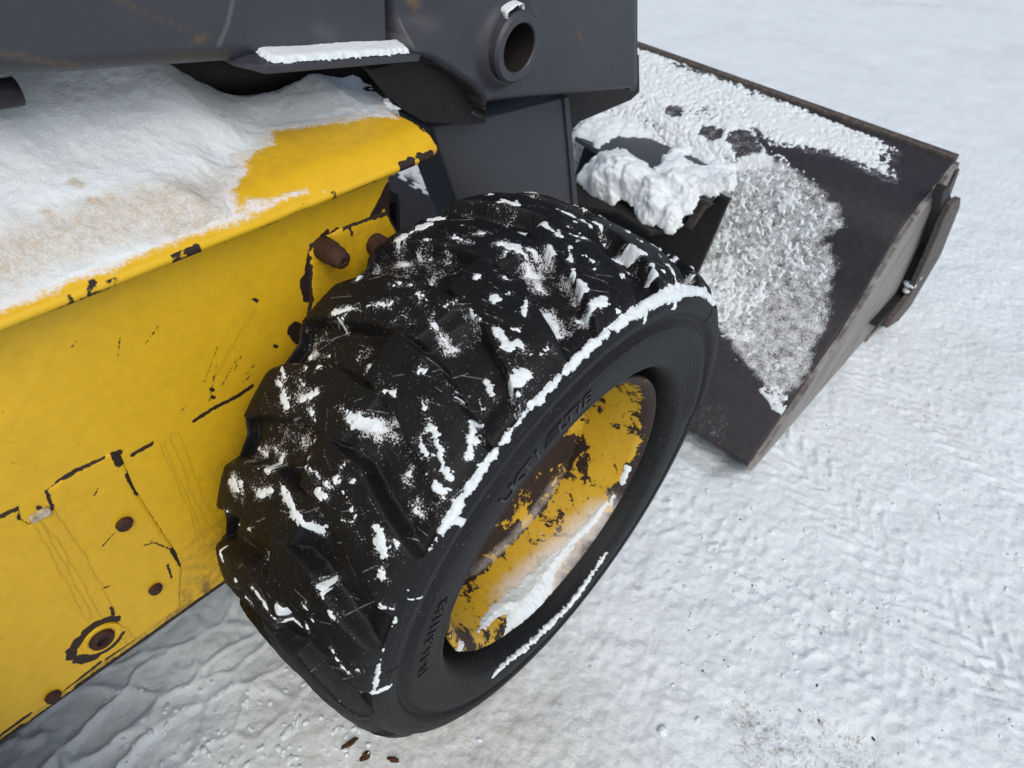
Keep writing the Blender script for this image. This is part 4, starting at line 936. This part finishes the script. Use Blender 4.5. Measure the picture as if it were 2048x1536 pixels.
# ------------------------------------------------------------------ snow on fender, ledge, tube, panel gap, tyre foot
sy = np.arange(.3015, .80, .0022); sx = np.concatenate([np.linspace(-1.5, -.72, 60), np.arange(-.718, .06, .0022)])
SX, SY = np.meshgrid(sx, sy, indexing='ij')
zb = np.interp(SY, prof[4:, 0], prof[4:, 1])
back_px = [(318,148),(352,178),(366,184),(400,188),(440,202),(500,204),(545,196),(600,178),(660,160),(715,150)]
back = [fz(a, b) for a, b in back_px]
ba = np.array(back); 
sdm = inpoly(SX, SY, SP)
nz = fbm(SX*30, SY*30, 15, 4, .6)
inner = inpoly(SX, SY, [(-1.8, .2)] + [(-1.8, .9), (-.60, .9), (ba[0,0]-.02, .80)] + [tuple(b) for b in back] + [(.05, .50), (.06, .2)])
s = np.minimum(np.minimum(sdm + .009*nz, inner*1.4 + .006*nz + .004), (SY - .3155)*1.2 + .006*nz)
bxm = fz(366, 184)[0]; thick = .005 + .085*sstep(.42, .62, SY)*sstep(bxm + .02, bxm - .07, SX) + .022*sstep(.0, .09, np.minimum(sdm, SY-.315)) + .016*sstep(.06, .22, sdm)
thick = thick * (1 + .25*fbm(SX*8, SY*8, 25, 3))
thinz = sstep(.05, .0, np.abs(inpoly(SX, SY, [fz(a, b) for a, b in ((0,560),(160,505),(330,440),(470,370),(455,420),(300,505),(120,575),(0,615))])))
hF = np.where(s > 0, .06 + .94*sstep(0, .050, s), np.maximum(s, -.004))
hF = np.where(s > 0, hF*thick + .0012*fbm(SX*120, SY*120, 5, 3, .6) + .0014*fbm(SX*45, SY*45, 51, 3, .6), np.maximum(hF, -.0015))
tanp = inpoly(SX, SY, [fz(a, b) for a, b in ((-60,520),(60,480),(180,445),(330,400),(440,335),(480,330),(455,372),(470,415),(400,455),(280,470),(150,520),(-60,600))])
tan2 = inpoly(SX, SY, [fz(a, b) for a, b in ((-200,660),(0,600),(150,560),(300,505),(430,455),(640,372),(560,410),(420,470),(300,525),(150,590),(-200,740))])
dirtF = np.maximum(.8*sstep(-.02, .02, tanp + .014*nz), .55*sstep(-.012, .010, tan2 + .010*nz))
dirtF = np.maximum(dirtF, .45*sstep(.02, .0, sdm)); greyF = .5*sstep(.05, .0, np.hypot(SX - fz(45,200)[0]+.01, SY - fz(45,200)[1]+.06))*0
pits = caps(SX, SY, [(*fz(a, b), *fz(a+8, b+3), .004) for a, b in ((168,418),(195,440),(210,438),(228,430),(108,465))], -.1); dirtF = np.maximum(dirtF, sstep(-.006, .003, pits))
tag(layer('snow', np.stack([SX, SY, zb], -1), np.broadcast_to(np.array([0, 0, 1.]), SX.shape + (3,)), hF, M_SNOW, {'dirt': dirtF, 'grey': greyF}), 'smooth white and tan snow blanket lying on the yellow fender', 'snow', 'snow lying on the machine', 'stuff')
# strip on the ledge of the lift arm
lx0 = pxz(540, 120, LY)[0]; lx1 = pxz(822, 90, LY)[0]
U, W = np.meshgrid(np.arange(lx0-.02, lx1+.03, .0015), np.arange(LY-.006, BY+.012, .0015), indexing='ij')
zl = l0[1] + lsl*(U - l0[0]) + LEDGE_T + .002 + .004*(W-LY)/.06
s = np.minimum(np.minimum(U - lx0 - .25*(BY-W)*0 - .004, lx1 + .3*(W-LY) - U), np.minimum(W - LY - .0015, BY + .008 - W)) + .0035*fbm(U*110, W*110, 3, 4, .6)
h = bulge(s, .008, .005); h = np.where(s > 0, h*(1 + .25*fbm(U*30, W*30, 4, 2)) + .0008*fbm(U*260, W*260, 7, 3, .6), np.maximum(h, -.002))
tag(layer('snow', np.stack([U, W, zl], -1), np.broadcast_to(np.array([0, -.25, .97]), U.shape + (3,)), h, M_SNOW, {'dirt': U*0, 'grey': U*0}), 'straight strip of crusted snow along the ledge of the grey arm', 'snow', 'snow lying on the machine', 'stuff')
# cap of snow on the pivot tube
tth = np.radians(np.arange(60, 140, .9)); ty_ = np.arange(HY-.022, HY+.014, .0013)
A_, B_ = np.meshgrid(tth, ty_, indexing='ij')
s = np.minimum(np.minimum(A_ - math.radians(82), math.radians(120) - A_)*.048, np.minimum(B_ - (HY-.022), HY+.010-B_) + .002) + .003*fbm(A_*8, B_*130, 6, 4, .6)
Pt = np.stack([pc[0] + .048*np.cos(A_), B_, pc[2] + .048*np.sin(A_)], -1); Nt = np.stack([np.cos(A_), 0*A_, np.sin(A_)], -1)
tag(layer('snow', Pt, Nt, bulge(s, .005, .008), M_SNOW, {'dirt': A_*0, 'grey': A_*0}), 'small cap of snow on top of the round pivot tube', 'snow', 'snow lying on the machine', 'stuff')
# snow pushed up against the foot of the tyre
FT = [(984,1354,4),(1006,1330,6),(1036,1306,8),(1068,1280,8),(1102,1248,9),(1138,1212,8),(1168,1172,7),(1198,1128,6),(1214,1102,3)]
pts = np.array([list(on(1, -.022, a, b)) for a, b, r in FT]); rad = np.array([r*.0006 for a, b, r in FT])
r_s = np.random.RandomState(8); fp, fr2 = [], []
for k in range(520):
    t_ = r_s.uniform(0, len(pts)-1); c_ = np.array([np.interp(t_, np.arange(len(pts)), pts[:, i]) for i in range(3)]); rr3 = np.interp(t_, np.arange(len(pts)), rad)
    fp.append(c_ + r_s.normal(0, 1, 3)*np.array([.0022, .0016, .0022])); fr2.append(rr3*r_s.uniform(.35, .75))
blobs('snow', fp, fr2, M_SNOW, 'narrow ridge of snow stuck to the lower side wall of the tyre', .0015, 8, .30, 6)

# ------------------------------------------------------------------ litter on the snow
def lump(name, x, y, z, sx_, sy_, sz_, mat, seed, rot=0.0, n=18):
    th_ = np.linspace(0, 2*np.pi, n, endpoint=False); ph_ = np.linspace(.02, np.pi-.02, n//2+2)
    A, B = np.meshgrid(th_, ph_, indexing='ij')
    d = 1 + (.75 if name == 'bark_piece' else .35)*fbm(np.cos(A)*np.sin(B)*2+seed, np.sin(A)*np.sin(B)*2 + np.cos(B)*2, seed, 3)
    X = sx_*d*np.cos(A)*np.sin(B); Yl = sy_*d*np.sin(A)*np.sin(B); Zl = sz_*d*np.cos(B)
    c, s = math.cos(rot), math.sin(rot)
    return np.stack([x + c*X - s*Yl, y + s*X + c*Yl, z + Zl], -1), quads(n, n//2+2, True)
def gz_at(x, y):
    i = np.clip(np.searchsorted(gx, x), 0, len(gx)-1); j = np.clip(np.searchsorted(gy, y), 0, len(gy)-1); return gz[i, j]
for (px, py, a, b, c, rot, lab) in ((698, 1488, .015, .0045, .003, -.25, 'longer sliver of dark brown bark on the snow below the tyre'), (732, 1510, .010, .006, .004, .1, 'short clump of brown bark beside the longer sliver'), (786, 1516, .004, .008, .003, .5, 'small grey brown crumb of bark nearest the bottom edge')):
    g = to_g(px, py); P_, F_ = lump('bark_piece', g[0], g[1], gz_at(*g)+.002, a, b, c, M_BARK, px, rot)
    tag(mk('bark_piece', P_, F_, M_BARK), lab, 'bark', 'bark bits on the snow')
Vs, Fs, off = [], [], 0
rs = np.random.RandomState(5)
spots = [(1640,1250),(1645,1262),(1480,1040),(1270,1165),(1700,1245),(1520,1187),(1505,1170),(1990,1335),(1885,1460),(1750,1475),(1580,1285),(1456,1333),(1410,1345),(1405,1342),(1635,1370),(1377,1260),(1600,1420),(1510,1120),(1482,1078),(1800,1240),(1875,830),(1640,1440)]
for k in range(240):
    g = to_g(*spots[k]) if k < len(spots) else (rs.uniform(-.6, 1.6), rs.uniform(-1.0, .3))
    r = rs.uniform(.0009, .0023) if k < len(spots) else rs.uniform(.0006, .0017)
    P_, F_ = lump('g', g[0], g[1], gz_at(*g)+r*.3, r*rs.uniform(.8, 2.2), r, r*.7, None, k, rs.uniform(0, 6), 8)
    Vs.append(P_.reshape(-1, 3)); Fs.append(F_ + off); off += len(Vs[-1])
tag(mk('grit', np.concatenate(Vs), np.concatenate(Fs), M_GRIT), 'scattered dark grit and plant bits on the packed snow', 'grit', None, 'stuff')
Vs, Fs, off = [], [], 0
for k in range(420):
    if k < 160: g = to_g(rs.uniform(200, 760), rs.uniform(1330, 1536))
    elif k < 300: g = to_g(*(np.array([1600, 1100]) + rs.normal(0, 1, 2)*np.array([160, 170])))
    else: g = (rs.uniform(-.5, 1.8), rs.uniform(-.95, 0))
    r = rs.uniform(.0012, .0045)*(1.5 if k % 23 == 0 else 1)
    P_, F_ = lump('c', g[0], g[1], gz_at(*g)+r*.25, r*rs.uniform(.8, 1.8), r, r*.6, None, k+500, rs.uniform(0, 6), 10)
    Vs.append(P_.reshape(-1, 3)); Fs.append(F_ + off); off += len(Vs[-1])
tag(mk('snow_crumbs', np.concatenate(Vs), np.concatenate(Fs), M_SNOW, None, True, {'dirt': np.zeros(off), 'grey': np.zeros(off)}), 'small loose snow crumbs scattered over the packed snow', 'snow crumbs', None, 'stuff')
for (px, py, a, b, c, rot, lab) in ((572, 1466, .014, .007, .004, .3, 'flat white snow flake lying left of the bark sliver'), (596, 1440, .011, .0035, .004, .55, 'narrow upright snow flake above the flat one'), (1325, 1462, .011, .008, .006, 0, 'rounded snow clod low in the middle of the yard')):
    g = to_g(px, py); P_, F_ = lump('snow_clod', g[0], g[1], gz_at(*g)+c*.4, a, b, c, M_SNOW, px, rot, 22)
    tag(mk('snow_clod', P_, F_, M_SNOW, None, True, {'dirt': np.zeros(P_.shape[0]*P_.shape[1]), 'grey': np.zeros(P_.shape[0]*P_.shape[1])}), lab, 'snow clod')
